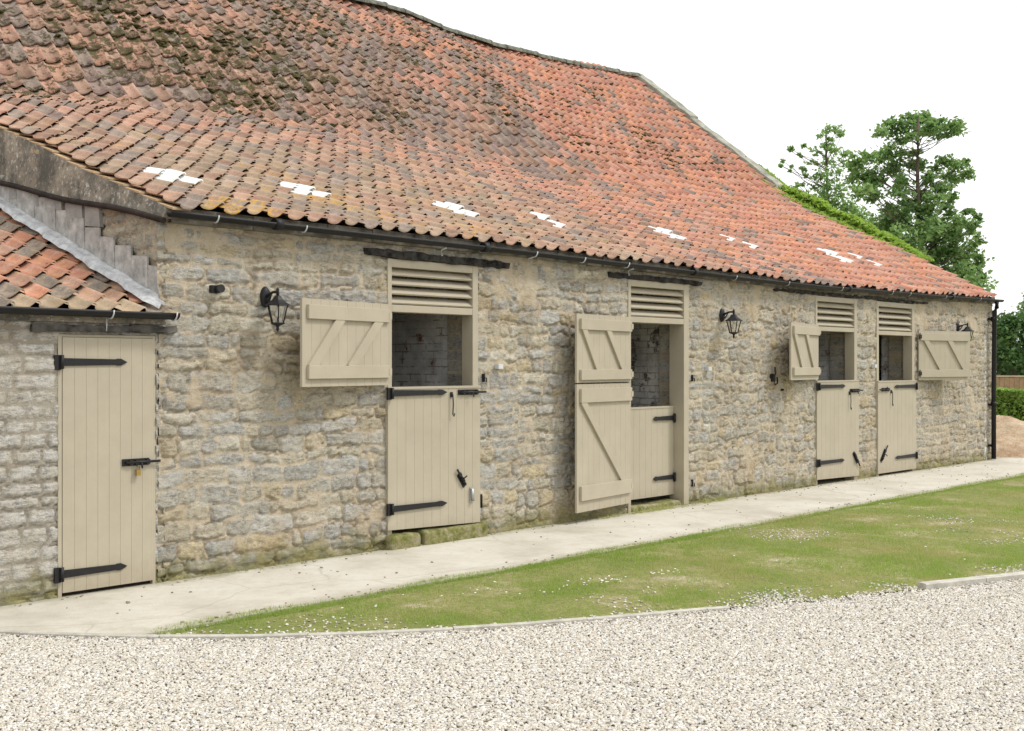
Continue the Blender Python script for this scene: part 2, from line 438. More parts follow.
# pantile field ------------------------------------------------------------
PW = .2
def course_positions(v0, v1, gauge, surf, uref):
    vs = [v0]; v = v0
    while v < v1:
        e = .01; sl = (surf(uref, v+e)-surf(uref, v-e))/(2*e)
        v += gauge/math.sqrt(1+float(sl)**2); vs.append(v)
    return vs
PX = np.array([0, .07, .18, .30, .42, .54, .64, .73, .81, .88, .95, 1.0, 1.03])
PH = np.array([.000, -.009, -.015, -.018, -.018, -.016, -.010, .002, .017, .028, .031, .025, .010])
PT = np.array([.020, .022, .024, .024, .024, .020, .014, .009, .008, .008, .010, .014, .014])
def pantiles(u0, ncol, pw, vs, surf, colfn, right_clip=None, skip=None):
    V = []; F = []; TC = []; MO = []; LI = []; base = 0; n = len(PX)
    fr = []
    for i in range(n-1):
        fr += [(i, i+1, n+i+1, n+i), (n+i, n+i+1, 2*n+i+1, 2*n+i)]
    fr += [(n-1, n+n-1, n+n-1, n-1)][:0]
    fr = np.array(fr)
    for j in range(len(vs)-1):
        va, vb = vs[j], vs[j+1]
        vb2 = vb + (vb-va)*.22
        for c in range(ncol):
            if skip and skip(j, c): continue
            uc = u0 + c*pw
            ju = RS.uniform(-.010, .010); jv = RS.uniform(-.020, .020) + .03*(vn(uc, j*3.1, 1.1, 3)-.5); lift = .036 + RS.uniform(-.006, .014)
            ta = RS.uniform(-.02, .02)
            uu = uc + ju + PX*pw
            f1 = np.full(n, va+jv) + (PX-.5)*ta
            b1 = np.full(n, vb2+jv)
            zf = surf(uu, f1); zb = surf(uu, b1)
            sl = float((zb[5]-zf[5])/max(.01, b1[5]-f1[5])); q = math.sqrt(1+sl*sl); ny = -sl/q; nz = 1/q
            hf = PH + lift; hb = PH - .004
            R0 = np.stack([uu, f1 + ny*(hf-PT), zf + nz*(hf-PT)], 1)
            R1 = np.stack([uu, f1 + ny*hf, zf + nz*hf], 1)
            R2 = np.stack([uu, b1 + ny*hb, zb + nz*hb], 1)
            V += [R0, R1, R2]; F.append(fr + base); base += 3*n
            col, mo, li = colfn(uc+pw/2, (va+vb)/2, j, c)
            TC.append(np.tile(col, (3*n, 1))); MO.append(np.full(3*n, mo)); LI.append(np.full(3*n, li))
    return np.concatenate(V), np.concatenate(F), np.concatenate(TC), np.concatenate(MO), np.concatenate(LI)

def roof_col(u, v, j, c):
    r = RS.rand(); r2 = RS.rand()
    red = np.array([.51, .205, .135]); orange = np.array([.58, .245, .135]); pink = np.array([.52, .26, .185])
    tan = np.array([.37, .28, .195]); grey = np.array([.235, .20, .17]); purple = np.array([.22, .165, .15]); brown = np.array([.30, .185, .13])
    w = float(sstep(12, 2.5, u + 1.5*(vn(u, v, .5, 21)-.5)))          # weathering towards the left end
    big = float(fbm(u*1.0, v*1.1, .55, 31, 3))
    low = float(sstep(4.2, 2.0, v))
    dark = .10 + .50*w*(.4+big) + .55*float(sstep(.58, .70, big))*float(sstep(14, 10, u))
    # dark swathes seen on the slope
    for (cu, cv, su, sv, a) in ((7.4, 4.9, 1.8, .6, .8), (9.6, 5.4, .8, 1.6, .55), (5.2, 5.4, 1.4, .5, .5), (4.2, 1.2, .7, .7, .4), (12.8, 5.6, .5, .35, .4)):
        dark += a*math.exp(-((u-cu)/su)**2 - ((v-cv)/sv)**2)
    dark -= .5*math.exp(-((u-11.2)/.9)**2 - ((v-5.0)/1.2)**2)
    dark += .3*float(sstep(4.5, 1.5, u))*float(sstep(3, 1, v))
    if r < dark:
        col = (grey, purple, brown, brown*1.1)[int(r2*4)]
        if low > .5 and u < 6: col = (tan, grey*1.15, brown*1.1, tan*.85)[int(r2*4)]
    else:
        k = r2*3; col = (red, orange, pink)[int(k)]
        col = col*(1-.5*w) + np.array([.37, .28, .21])*.5*w
        if low > .4 and u < 7: col = col*.6 + tan*.4
    col = lerp(col, np.array([.40, .26, .20]), .14)*RS.uniform(.92, 1.26)
    moss = .27*float(sstep(12, 2, u))*float(sstep(3.0, 5.0, v)) + .26*float(sstep(3.8, 5.2, v))*float(sstep(17, 13, u)) + .5*(float(fbm(u, v, 1.1, 77, 3))-.5) + RS.uniform(-.1, .16)*(v > 3.8)
    if v < 3: moss = -.3 + .25*w
    lich = float(sstep(6.0, 1.0, u))*float(sstep(3.2, .3, v))*(RS.rand() < .8)*RS.uniform(.5, 1)*float(sstep(.35, .55, vn(u, v, 1.3, 99)))*1.3 + .3*(RS.rand() < .04)*(v < 4)
    return col, moss, lich

VS = course_positions(-.13, RIDGE_Y-.02, .268, RZ, 8.0)
# white plastic roof lights: (column, course) sets found where the photograph shows them
def cell(u, v):
    return int(round((u-.10)/PW)), int(np.argmin([abs((VS[j]+VS[j+1])/2-v) for j in range(len(VS)-1)]))
LIGHTS = [(.50, .95, 4), (1.92, .95, 4), (3.85, .95, 4), (5.55, .95, 2), (8.20, 1.12, 4), (9.85, 1.15, 3), (12.3, 1.08, 4), (13.4, 1.02, 3)]
white_cells = []
for (u, v, n) in LIGHTS:
    c, j = cell(u, v)
    if n == 4: white_cells.append([(j+1, c), (j+1, c+1), (j, c), (j, c+1)])
    elif n == 3: white_cells.append([(j+1, c), (j, c+1)])
    else: white_cells.append([(j+1, c), (j, c)])
ws = {q for s in white_cells for q in s}
NC = 80
V, F, TC, MO, LI = pantiles(.10, NC, PW, VS, RZ, roof_col, skip=lambda j, c: (j, c) in ws)
roof = np_mesh('roof', V, F, M['tile'], barn, smooth=True, attrs={'tcol': TC, 'moss': MO, 'lich': LI})
for cells in white_cells:
    V, F, TC, MO, LI = pantiles(.10, NC, PW, VS, RZ, lambda *a: (np.array([.8, .8, .8]), 0, 0), skip=lambda j, c: (j, c) not in cells)
    np_mesh('roof_light', V, F, M['white'], roof, smooth=True)
# under-sheet and rear slope
gu = np.linspace(.12, 16.2, 130); gv = np.linspace(-.06, RIDGE_Y, 64)
UU, VV = np.meshgrid(gu, gv)
Zs = RZ(UU, VV)-.035
P = np.stack([UU, VV, Zs], 2).reshape(-1, 3)
idx = np.arange(130*64).reshape(64, 130)
Q = np.stack([idx[:-1, :-1], idx[:-1, 1:], idx[1:, 1:], idx[1:, :-1]], 2).reshape(-1, 4)
qc = P[Q].mean(1); keepq = np.ones(len(Q), bool)
for cells in white_cells:
    cu = np.mean([.10+(c+.5)*PW for j, c in cells]); cv = np.mean([(VS[j]+VS[j+1])/2 for j, c in cells])
    keepq &= ~((abs(qc[:, 0]-cu) < .26) & (abs(qc[:, 1]-cv) < .26))
Q = Q[keepq]
np_mesh('roof_felt', P, Q, M['under'], barn, smooth=True)
mb = MB()
for i in range(16):
    a, b = .1+i*1.0125, .1+(i+1)*1.0125
    za, zb = float(ridge(a)), float(ridge(b))
    mb.add([(a, RIDGE_Y, za), (b, RIDGE_Y, zb), (b, 15.8, 2.75), (a, 15.8, 2.75), (a, RIDGE_Y, za-.1), (b, RIDGE_Y, zb-.1), (b, 15.8, 2.65), (a, 15.8, 2.65)],
           ((0,1,2,3), (7,6,5,4), (2,6,7,3), (0,3,7,4), (1,5,6,2)))
o = mb.build('rear_roof', simple('rear_pantiles', (.40, .18, .12), .9, .1, .3, 4, .02, 12), barn)

# moss cushions lying on the tile edges
def ico(sub=1):
    t = (1+5**.5)/2
    v = [(-1,t,0),(1,t,0),(-1,-t,0),(1,-t,0),(0,-1,t),(0,1,t),(0,-1,-t),(0,1,-t),(t,0,-1),(t,0,1),(-t,0,-1),(-t,0,1)]
    f = [(0,11,5),(0,5,1),(0,1,7),(0,7,10),(0,10,11),(1,5,9),(5,11,4),(11,10,2),(10,7,6),(7,1,8),(3,9,4),(3,4,2),(3,2,6),(3,6,8),(3,8,9),(4,9,5),(2,4,11),(6,2,10),(8,6,7),(9,8,1)]
    v = [Vector(p).normalized() for p in v]
    for _ in range(sub):
        c = {}; nf = []
        def mid(a, b):
            k = (min(a, b), max(a, b))
            if k not in c: v.append((v[a]+v[b]).normalized()); c[k] = len(v)-1
            return c[k]
        for a, b, d in f:
            x, y, z = mid(a, b), mid(b, d), mid(d, a); nf += [(a,x,z),(b,y,x),(d,z,y),(x,y,z)]
        f = nf
    return np.array([tuple(p) for p in v]), np.array(f)
IV, IF = ico(1)
def blobs(centres, sizes, flat=.5, jit=.3):
    n = len(IV); V = []; 
    for c, s in zip(centres, sizes):
        a = RS.rand()*6.28; R = np.array([[math.cos(a), -math.sin(a), 0], [math.sin(a), math.cos(a), 0], [0, 0, 1]])
        q = IV * (1 + jit*(RS.rand(n, 1)-.5)) * np.array([s*RS.uniform(.8, 1.6), s, s*flat])
        V.append(q @ R.T + np.array(c))
    F = (IF[None] + (np.arange(len(centres))*n)[:, None, None]).reshape(-1, 3)
    return np.concatenate(V), F
cs = []; sz = []
tries = 0
while len(cs) < 2600 and tries < 90000:
    tries += 1
    j = RS.randint(8, len(VS)-1); c = RS.randint(0, NC)
    u = .1+(c+RS.uniform(.0, 1.0))*PW; v = VS[j] + (RS.uniform(0, .2) if RS.rand() < .45 else 0)
    p = .8*float(sstep(10.0, 1, u))*float(sstep(3.2, 5.5, v)) + .5*float(sstep(16.5, 14, u))*float(sstep(8, 10, u))*float(sstep(4.0, 5.2, v))*float(sstep(7.8, 6.9, v))
    p *= float(sstep(.42, .60, fbm(u, v, 1.1, 77, 3)))*1.4 + .03; p *= float(sstep(.35, .65, vn(u, v, 6, 78)))
    if RS.rand() > p: continue
    cs.append((u, v-.008+RS.uniform(-.02, .02), float(RZ(u, v))+.016)); sz.append(RS.uniform(.010, .034))
Vm, Fm = blobs(cs, sz, .6, .7)
o = np_mesh('moss', Vm, Fm, M['moss'], barn, smooth=True); o['kind'] = 'stuff'

# ridge tiles
mb = MB(); x = .1; k = 0
while x < 16.1:
    l = .44; xe = min(x+l, 16.2)
    for (a, b, r) in ((x, xe-.02, .088), (xe-.03, xe+.01, .096)):
        za, zb = float(ridge(a)), float(ridge(b)); n = 10; vs_ = []
        for (xx, zz) in ((a, za), (b, zb)):
            for t in range(n+1):
                an = -.15 + (PI+.3)*t/n
                vs_.append((xx, RIDGE_Y+.0+r*1.25*math.cos(an), zz+.035+.010*math.sin(k*2.1)+r*math.sin(an)))
        mb.add(vs_, [(i, i+1, n+2+i, n+1+i) for i in range(n)], True)
        mb.add([vs_[i] for i in range(n+1)], [tuple(range(n+1))]); mb.add([vs_[n+1+i] for i in range(n+1)], [tuple(range(n+1))[::-1]])
    x = xe; k += 1
mb.build('ridge_tiles', M['ridge'], barn)

# raised coping along the top of the right gable
coping_m = simple('lichened_coping_stone', (.30, .30, .25), .92, .15, .4, 6, .01, 40)
for (va, vb, up) in ((4.25, 6.3, .09), (6.32, 7.95, .13)):
    mb = MB(); n = 12; vs_ = []
    for i in range(n+1):
        v = va+(vb-va)*i/n; vv = min(v, RIDGE_Y); z = float(RZ(16.2, vv))
        j = .012*math.sin(i*2.3)
        for (x, dz) in ((16.13, -.02), (16.14, up+.02+j), (16.44, up+.035+j), (16.46, -.25)):
            vs_.append((x, v, z+dz))
    fs = []
    for i in range(n):
        for k in range(4): fs.append((i*4+k, i*4+(k+1) % 4, (i+1)*4+(k+1) % 4, (i+1)*4+k))
    fs += [(3, 2, 1, 0), (n*4, n*4+1, n*4+2, n*4+3)]
    mb.add(vs_, fs)
    mb.build('gable_coping', coping_m, barn, bevel=.012)

# ------------------------------------------------------------------ rubble masonry height field
class Courses:
    def __init__(s, seed, hr, lr, z0=-.3, z1=9, x0=-5, x1=18, inset=(.006, .016), rnd=.03, warp=1.0):
        s.warp = warp
        r = np.random.RandomState(seed); s.r = r
        zb = [z0]
        while zb[-1] < z1: zb.append(zb[-1] + r.uniform(*hr))
        s.zb = np.array(zb); s.xb = []; s.id0 = []; n = 0
        for i in range(len(zb)-1):
            xs = [x0 - r.rand()*.3]
            while xs[-1] < x1:
                l = r.uniform(*lr)
                if r.rand() < .18: l *= .55
                xs.append(xs[-1]+l)
            s.xb.append(np.array(xs)); s.id0.append(n); n += len(xs)
        s.n = n; s.inx = r.uniform(*inset, n); s.inz = r.uniform(*inset, n); s.rad = r.uniform(.35, 1.0, n)*rnd
        s.hh = r.uniform(.4, 1.0, n); s.tx = r.uniform(-1, 1, n); s.tz = r.uniform(-1, 1, n); s.c = r.rand(n); s.c2 = r.rand(n); s.sh = r.uniform(-.25, .25, n)
    def eval(s, x, z):
        w_ = s.warp; xw = x + w_*(.07*(fbm(x, z, 5, 3, 3)-.5)) ; zw = z + w_*(.09*(fbm(x, z*.6, 2.4, 9, 3)-.5) + .035*(vn(x, z, 9, 12)-.5))
        ci = np.clip(np.searchsorted(s.zb, zw)-1, 0, len(s.zb)-2)
        sid = np.zeros(x.shape, int); ctx = np.zeros(x.shape); hx = np.ones(x.shape)
        for i in np.unique(ci):
            k = ci == i; xs = s.xb[i]
            # slanting joints
            q = np.clip(np.searchsorted(xs, xw[k])-1, 0, len(xs)-2)
            sid[k] = s.id0[i]+q; ctx[k] = xw[k]-(xs[q]+xs[q+1])/2; hx[k] = (xs[q+1]-xs[q])/2
        cz = (s.zb[ci]+s.zb[ci+1])/2; hz = (s.zb[ci+1]-s.zb[ci])/2
        dz = zw-cz; dx = ctx
        ax = hx - s.inx[sid]; az = hz - s.inz[sid]
        # per stone taper so that outlines are not rectangles
        az = az*(1 - .22*np.abs(s.sh[sid])*2*np.clip(dx/hx*np.sign(s.sh[sid])*.5+.5, 0, 1))
        r = np.minimum(s.rad[sid]+.006, np.minimum(ax, az)*.95)
        qx = np.abs(dx)-(ax-r); qz = np.abs(dz)-(az-r)
        sd = np.hypot(np.maximum(qx, 0), np.maximum(qz, 0)) + np.minimum(np.maximum(qx, qz), 0) - r
        sd = sd + w_*(.034*(fbm(x, z, 12, 40, 4)-.5)) + .014*(vn(x, z, 42, 44)-.5)
        return sid, sd, dx/hx, dz/hz

def stone_color(c, c2, sid, warm=0.0):
    pal = np.array([(.37, .355, .31), (.41, .395, .35), (.385, .38, .355), (.45, .41, .32), (.48, .43, .33), (.43, .39, .30), (.33, .325, .295), (.46, .385, .25), (.52, .485, .40), (.40, .385, .335), (.42, .41, .375), (.375, .37, .345)])
    k = (c*len(pal)).astype(int) % len(pal)
    col = pal[k]*(1.05+.3*c2)[:, None]
    col = lerp(col, np.array([.44, .35, .22])*np.ones_like(col), np.full(len(col), max(warm, 0)))
    if warm < 0: col = lerp(col, np.array([.60, .58, .53])*np.ones_like(col), np.full(len(col), -warm))
    return col[sid]

def wall_sheet(name, X, Z, tofn, sections, mat, parent, holes=(), depth=.4, topflush=None, ztop=None, amp=1.0, extra_warm=None, sign=-1):
    """X, Z 1-D grid coordinates; tofn maps (x, z, h) to a world point array; sections [(xmax, Courses, warm, smear)]"""
    XX, ZZ = np.meshgrid(X, Z)
    ZR = ZZ if ztop is None else Z[0] + (ZZ-Z[0])/(Z[-1]-Z[0])*(ztop(XX)-Z[0])
    sh = XX.shape; x = XX.ravel(); z = ZR.ravel()
    H = np.zeros(x.shape); S = np.zeros(x.shape); C = np.zeros((len(x), 3))
    lo = -99
    for (xm, cr, warm, smear) in sections:
        k = (x >= lo) & (x <= xm); lo = xm
        if not k.any(): continue
        sid, sd, fx, fz = cr.eval(x[k], z[k])
        m = sstep(.007, -.007, sd)
        sm = fbm(x[k], z[k], 2.1, 61, 4)
        sm2 = fbm(x[k], z[k], 6.5, 63, 3)
        top = sstep(2.25, 2.75, z[k])*.05 if topflush is None else 0
        buried = sstep(.62-smear-top, .72-smear-top, .55*sm+.45*sm2)          # mortar flushed over the stones
        m = m*(1-.8*buried)
        body = sstep(.0, -.016, sd); groove = np.exp(-((sd-.002)/.007)**2)*sstep(.35, .6, fbm(x[k], z[k], 4, 91, 2))
        h = (.002 + .011*body*cr.hh[sid] + body*(.007*cr.tx[sid]*fx + .007*cr.tz[sid]*fz)) * m - .013*groove*(1-buried)*1.7
        h = h + .024*(fbm(x[k]*.7, z[k]*1.5, 22, 71, 4)-.5)*m + .013*(fbm(x[k], z[k], 30, 72, 2)-.5) + .006*buried
        H[k] = h*amp; S[k] = m; C[k] = stone_color(cr.c, cr.c2, sid, warm)
    H += .03*(fbm(x, z, .7, 80, 2)-.5)
    V = tofn(x, z, H)
    idx = np.arange(len(x)).reshape(sh)
    Q = np.stack([idx[:-1, :-1], idx[:-1, 1:], idx[1:, 1:], idx[1:, :-1]], 2)
    xm_ = (X[:-1]+X[1:])/2; zm_ = (Z[:-1]+Z[1:])/2
    keep = np.ones(Q.shape[:2], bool)
    for (a, b, c, d) in holes:
        keep &= ~(((xm_ > a) & (xm_ < b))[None, :] & ((zm_ > c) & (zm_ < d))[:, None])
    Fq = [Q[keep]]
    Vl = [V]; Sl = [S]; Cl = [C]; nb = len(V)
    # reveals: turn the wall back at each opening
    for (a, b, c, d) in holes:
        ia, ib = np.argmin(abs(X-a)), np.argmin(abs(X-b)); ja, jb = np.argmin(abs(Z-c)), np.argmin(abs(Z-d))
        rings = []
        for (line, rev) in ((idx[ja:jb+1, ia], 0), (idx[jb, ia:ib+1], 0), (idx[ja:jb+1, ib][::-1], 0)):
            p = V[line]; 
            for s in (1, 2, 3, 4):
                q = p.copy(); jit = .012*(np.random.RandomState(s).rand(len(p))-.5)
                q[:, 1] = depth*s/4; q[:, 0] += 0
                Vl.append(q); Sl.append(S[line]*.8+.2*(s % 2)); Cl.append(C[line])
                prev = line if s == 1 else cur
                cur = np.arange(nb, nb+len(p)); nb += len(p)
                Fq.append(np.stack([prev[:-1], prev[1:], cur[1:], cur[:-1]], 1))
    return np_mesh(name, np.concatenate(Vl), np.concatenate(Fq), mat, parent, smooth=True, attrs={'stone': np.concatenate(Sl), 'scol': np.concatenate(Cl)})

def grid_with(a, b, step, marks):
    """irregular grid hitting each mark exactly"""
    ms = sorted({a, b, *[m for m in marks if a < m < b]}); out = [a]
    for p, q in zip(ms[:-1], ms[1:]):
        n = max(1, int(round((q-p)/(step(p) if callable(step) else step)))); out += list(np.linspace(p, q, n+1)[1:])
    return np.array(out)

HOLES = [(2.28, 3.43, -.2, 2.62), (5.80, 6.97, -.2, 2.62), (9.99, 11.20, -.2, 2.62), (11.81, 13.10, -.2, 2.62)]
cA = Courses(101, (.085, .165), (.14, .46), rnd=.035, inset=(.002, .014))
cB = Courses(202, (.08, .16), (.13, .38), rnd=.035, inset=(.002, .014))
cC = Courses(303, (.09, .21), (.12, .34), rnd=.05, inset=(.002, .014), warp=1.6)
cP = Courses(404, (.12, .22), (.22, .40), rnd=.03)
cD = Courses(505, (.11, .16), (.13, .26), rnd=.05, inset=(.003, .014))
cL = Courses(606, (.085, .135), (.17, .34), rnd=.006, inset=(.009, .014), warp=.22)
marks = [h[0] for h in HOLES]+[h[1] for h in HOLES]
Xg = grid_with(.0, 16.235, lambda p: .012 if p < 5 else (.016 if p < 9.9 else .02), marks)
Zg = grid_with(-.1, 2.78, .0125, [2.62])
front = lambda x, z, h: np.stack([x, -h, z], 1)
wall_sheet('front_wall', Xg, Zg, front, [(4.0, cA, 0, -.0), (7.6, cB, .0, .0), (9.99, cC, .18, -.01), (13.1, cP, .1, 0), (99, cD, .25, 0)], M['stone'], barn, HOLES, .42)
# left gable above the lean-to (seen over its roof), right gable and back wall
gz = lambda v: RZ(np.full(np.shape(v), .15), v)-.06
wall_sheet('gable_wall', grid_with(.0, 7.8, .016, []), grid_with(0, 5, .03, []), lambda x, z, h: np.stack([.06-h, x, z], 1),
           [(99, cB, .1, -.06)], M['stone'], barn, ztop=gz, topflush=1)
gr = lambda v: RZ(np.full(np.shape(v), 16.2), v)-.06
wall_sheet('gable_wall', grid_with(.0, 7.8, .05, []), grid_with(-.1, 5, .05, []), lambda x, z, h: np.stack([16.235+h*.3, x, z], 1),
           [(99, cB, .1, .02)], M['stone'], barn, ztop=gr, topflush=1)
mb = MB()
mb.box(.1, 16.2, 15.2, 15.5, -.1, 2.8)
for x in (.06, 16.2): mb.add([(x, 7.8, -.1), (x, 15.5, -.1), (x, 15.5, 2.7), (x, 7.8, 7.7)], ((0, 1, 2, 3),))
mb.build('rear_wall', simple('rear_stone', (.36, .33, .27), .95, .1, .3, 5, .03, 12), barn)
# masonry between wall head and tiles, timber plate under the gutter
mb = MB()
for i in range(65):
    a, b = .08+i*.2485, .08+(i+1)*.2485
    ea, eb = float(eave(a)), float(eave(b))
    r = random.uniform(-.006, .006)
    mb.add([(a, -.055+r, ea-.10), (b, -.055+r, eb-.10), (b, -.055+r, eb+.015), (a, -.055+r, ea+.015), (a, .2, ea-.10), (b, .2, eb-.10), (b, .2, eb+.015), (a, .2, ea+.015)],
           ((0,1,2,3), (7,6,5,4), (0,4,5,1), (3,2,6,7)))
mb.build('eaves_fillet', M['soffit'], barn)

# interior: partitions, back wall, floor, ceiling
def iw(name, x0, x1, y0, y1, z0, z1, mat):
    mb = MB(); mb.box(x0, x1, y0, y1, z0, z1); mb.build(name, mat, barn)
iw('partition', 3.46, 3.68, .43, 4.0, -.03, 2.95, M['limewash'])
iw('partition', 7.01, 7.22, .43, 4.0, -.03, 2.95, M['roughwash'])
iw('partition', 11.25, 11.45, .43, 4.0, -.03, 2.95, M['limewash'])
iw('partition', 13.14, 13.4, .43, .56, -.03, 2.95, M['limewash'])
iw('inner_wall', .3, 16.1, 4.0, 4.2, -.03, 4.3, M['roughwash'])
iw('stable_floor', .3, 16.1, .0, 4.2, -.12, -.03, M['earth'])
iw('partition', .4, .5, .43, 4.0, -.03, 2.95, M['roughwash'])
iw('partition', 15.9, 16.0, .0, 4.0, -.03, 2.95, M['roughwash'])

# ------------------------------------------------------------------ joinery
def boards(mb, w, z0, z1, y0, y1, n, x0=0.0, tilt=0.0):
    """n vertical boards with V joints; front at y0"""
    bw = w/n; g = .0022
    for i in range(n):
        a, b = x0+i*bw, x0+(i+1)*bw
        zz0 = z0 + tilt*(a-x0); zz1 = z0 + tilt*(b-x0)
        vs_ = [(a, y0+g, zz0), (a+g, y0, zz0), (b-g, y0, zz1), (b, y0+g, zz1), (b, y1, zz1), (a, y1, zz0)]
        vs_ += [(p[0], p[1], z1) for p in vs_]
        fs = [(k, (k+1) % 6, 6+(k+1) % 6, 6+k) for k in range(6)] + [(5,4,3,2,1,0), (6,7,8,9,10,11)]
        mb.add(vs_, fs)

def strap(parent, x, z, length, dirn, y=-.046, mat=None, ball=True, name='hinge'):
    """strap hinge from the knuckle at x, running dirn (+1/-1)"""
    mb = MB(); h0, h1 = .028, .021; d = dirn
    a = [(0, -h0), (length*.82, -h1), (length*.84, -h1*1.2), (length*.90, -h1*1.2), (length, 0), (length*.90, h1*1.2), (length*.84, h1*1.2), (length*.82, h1), (0, h0)]
    pts = [(x+d*p, z+q) for p, q in a]
    if d < 0: pts = pts[::-1]
    n = len(pts)
    vs_ = [(p, y-.010, q) for p, q in pts] + [(p, y, q) for p, q in pts]
    fs = [tuple(range(n))] + [tuple(range(n, 2*n))[::-1]] + [(i, n+i, n+(i+1) % n, (i+1) % n) for i in range(n)]
    mb.add(vs_, fs)
    mb.tube([(x-d*.006, y-.016, z-.05), (x-d*.006, y-.016, z+.05)], .014, 10)
    mb.box(*(sorted((x-d*.055, x-d*.012))), y-.008, y+.012, z-.058, z+.05)
    h = mb.build(name, mat or M['iron'], parent)
    return h

def bolt(parent, x, z, length=.30, y=-.042, ang=0.0, hasp=0):
    e = MB(); R = Matrix.Translation((x, y, z)) @ Matrix.Rotation(ang, 4, 'Y')
    e.box(0, length*.72, -.006, .004, -.026, .026, R)
    for q in (.05, length*.32, length*.62): e.box(q, q+.03, -.024, -.004, -.018, .018, R)
    p = [R @ Vector((t, -.017, 0)) for t in (0.02, length)]
    e.tube(p, .010, 8)
    hd = [R @ Vector((length*.46, -.017, 0)), R @ Vector((length*.46, -.04, -.012)), R @ Vector((length*.46, -.045, -.045))]
    e.tube(hd, .007, 6)
    return e.build('bolt', M['iron'], parent)

def cabin_hook(parent, x, z, l=.15, y=-.044):
    e = MB(); e.box(x-.012, x+.012, y-.008, y+.004, z-.03, z+.02)
    e.tube([(x, y-.02, z), (x+.006, y-.02, z-l*.5), (x, y-.02, z-l), (x+.014, y-.02, z-l-.02), (x+.026, y-.02, z-l+.008)], .006, 6)
    return e.build('cabin_hook', M['iron'], parent)

def lower_leaf(x0, x1, z0, z1, label, tilt=0.0, y=-.036, n=10, name='stable_door'):
    mb = MB(); boards(mb, x1-x0, z0, z1, y, y+.045, n, x0, tilt)
    mb.box(x0-.002, x1+.002, y-.006, y+.047, z1, z1+.022)
    return mb.build(name, M['paint'], barn, label=label)

def frame(x0, x1, zt, zl, zm, pw=.075, d=.14, leftw=.05):
    """posts, head, mid rail; louvres between zl and the head"""
    mb = MB(); y0, y1 = -.012, d
    mb.box(x0, x0+leftw, y0, y1, .0, zt); mb.box(x1-pw, x1, y0, y1, .0, zt)
    mb.box(x0+leftw, x1-pw, y0+.002, y1-.002, zt-.075, zt-.001)
    mb.box(x0+leftw, x1-pw, y0+.002, y1-.002, zm, zl)
    f = mb.build('door_frame', M['paint'], barn, bevel=.004)
    lv = MB(); n = 4; a, b = x0+leftw, x1-pw; za, zb = zl, zt-.075; st = (zb-za)/n
    for i in range(n):
        z = za + (i+.5)*st
        R = Matrix.Translation((0, .035, z)) @ Matrix.Rotation(math.radians(38), 4, 'X')
        lv.box(a+.001, b-.001, -.048, .048, -.009, .009, R)
    lv.build('louvre', M['paint'], barn, bevel=.002)
    return f

def braced_leaf(name, w, z0, z1, hx, hy, side, theta, braces, label, n=10, parent=None, iron=True):
    """leaf hinged at hx and folded back by theta (rad) from the wall; side -1 opens to the left, +1 to the right.
    local x runs from the hinge outwards, local -y faces the yard"""
    e_mb = MB()
    boards(e_mb, w, 0, z1-z0, 0, .024, n)
    if side < 0:   # mirror so the leaf runs to -x
        e_mb.v = [(-x, y, z) for x, y, z in e_mb.v]; e_mb.f = [f[::-1] for f in e_mb.f]
    leaf = e_mb.build(name, M['paint'], parent or barn, label=label)
    leaf.location = (hx, hy, z0)
    leaf.rotation_euler = (0, 0, theta if side < 0 else -theta)
    h = z1-z0
    s = side
    def bx(nm, x0, x1, za, zb):
        m_ = MB(); a, b = sorted((s*x0, s*x1)); m_.box(a, b, -.030, 0, za, zb); m_.build(nm, M['paint'], leaf, bevel=.003)
    for (za, zb) in braces['ledges']: bx('ledge', .012, w*braces.get('lw', .955), za*h, zb*h)
    for (xa, za, xb, zb) in braces['diag']:
        A_ = Vector((s*xa*w, 0, za*h)); B_ = Vector((s*xb*w, 0, zb*h)); T_ = (B_-A_).normalized()*.035
        m_ = MB(); m_.beam(A_-T_, B_+T_, braces.get('bw', .085)*1.1, .026, (0, -1, 0)); m_.build('brace', M['paint'], leaf, bevel=.002)
    if iron:
        for (za, zb) in (braces['ledges'][0], braces['ledges'][-1]):
            zc = (za+zb)/2*h
            m_ = MB(); m_.tube([(s*-.006, -.006, zc-.04), (s*-.006, -.006, zc+.04)], .007, 8); m_.box(*sorted((s*-.01, s*.03)), -.033, -.030, zc-.03, zc+.03)
            m_.build('hinge', M['iron'] if side > 0 else M['paint'], leaf)
    return leaf

# doorway 1 (nearest)
frame(2.28, 3.43, 2.615, 2.20, 2.135)
d = lower_leaf(2.262, 3.435, .17, 1.435, 'nearest stable door, lower leaf shut', -.03, n=11)
strap(d, 2.30, 1.40, .68, 1); strap(d, 2.30, .36, .68, 1)
bolt(d, 3.13, 1.395, .36); cabin_hook(d, 3.04, 1.38, .19)
bolt(d, 3.22, .50, .20, ang=math.radians(55+180))
m_ = MB(); m_.tube([(3.30, -.06, .47), (3.31, -.062, .35)], .014, 8); m_.box(3.285, 3.33, -.05, -.036, .34, .48); m_.build('latch', M['steel'], d)
m_ = MB(); m_.box(3.445, 3.465, -.03, .0, .27, .40); m_.tube([(3.455, -.035, .40), (3.455, -.035, .27)], .008, 8); m_.build('bolt_keep', M['iron'], barn)
Z2 = {'ledges': [(.10, .235), (.78, .925)], 'diag': [], 'bw': .085}
# side -1: local x grows away from the hinge; "/" braces run from low-far to high-near
braced_leaf('shutter', 1.15, 1.475, 2.20, 2.26, -.045, -1, math.radians(12),
            {'ledges': [(.09, .24), (.77, .93)], 'diag': [(.90, .24, .60, .77), (.46, .24, .14, .77)]}, 'nearest shutter folded back to the left')
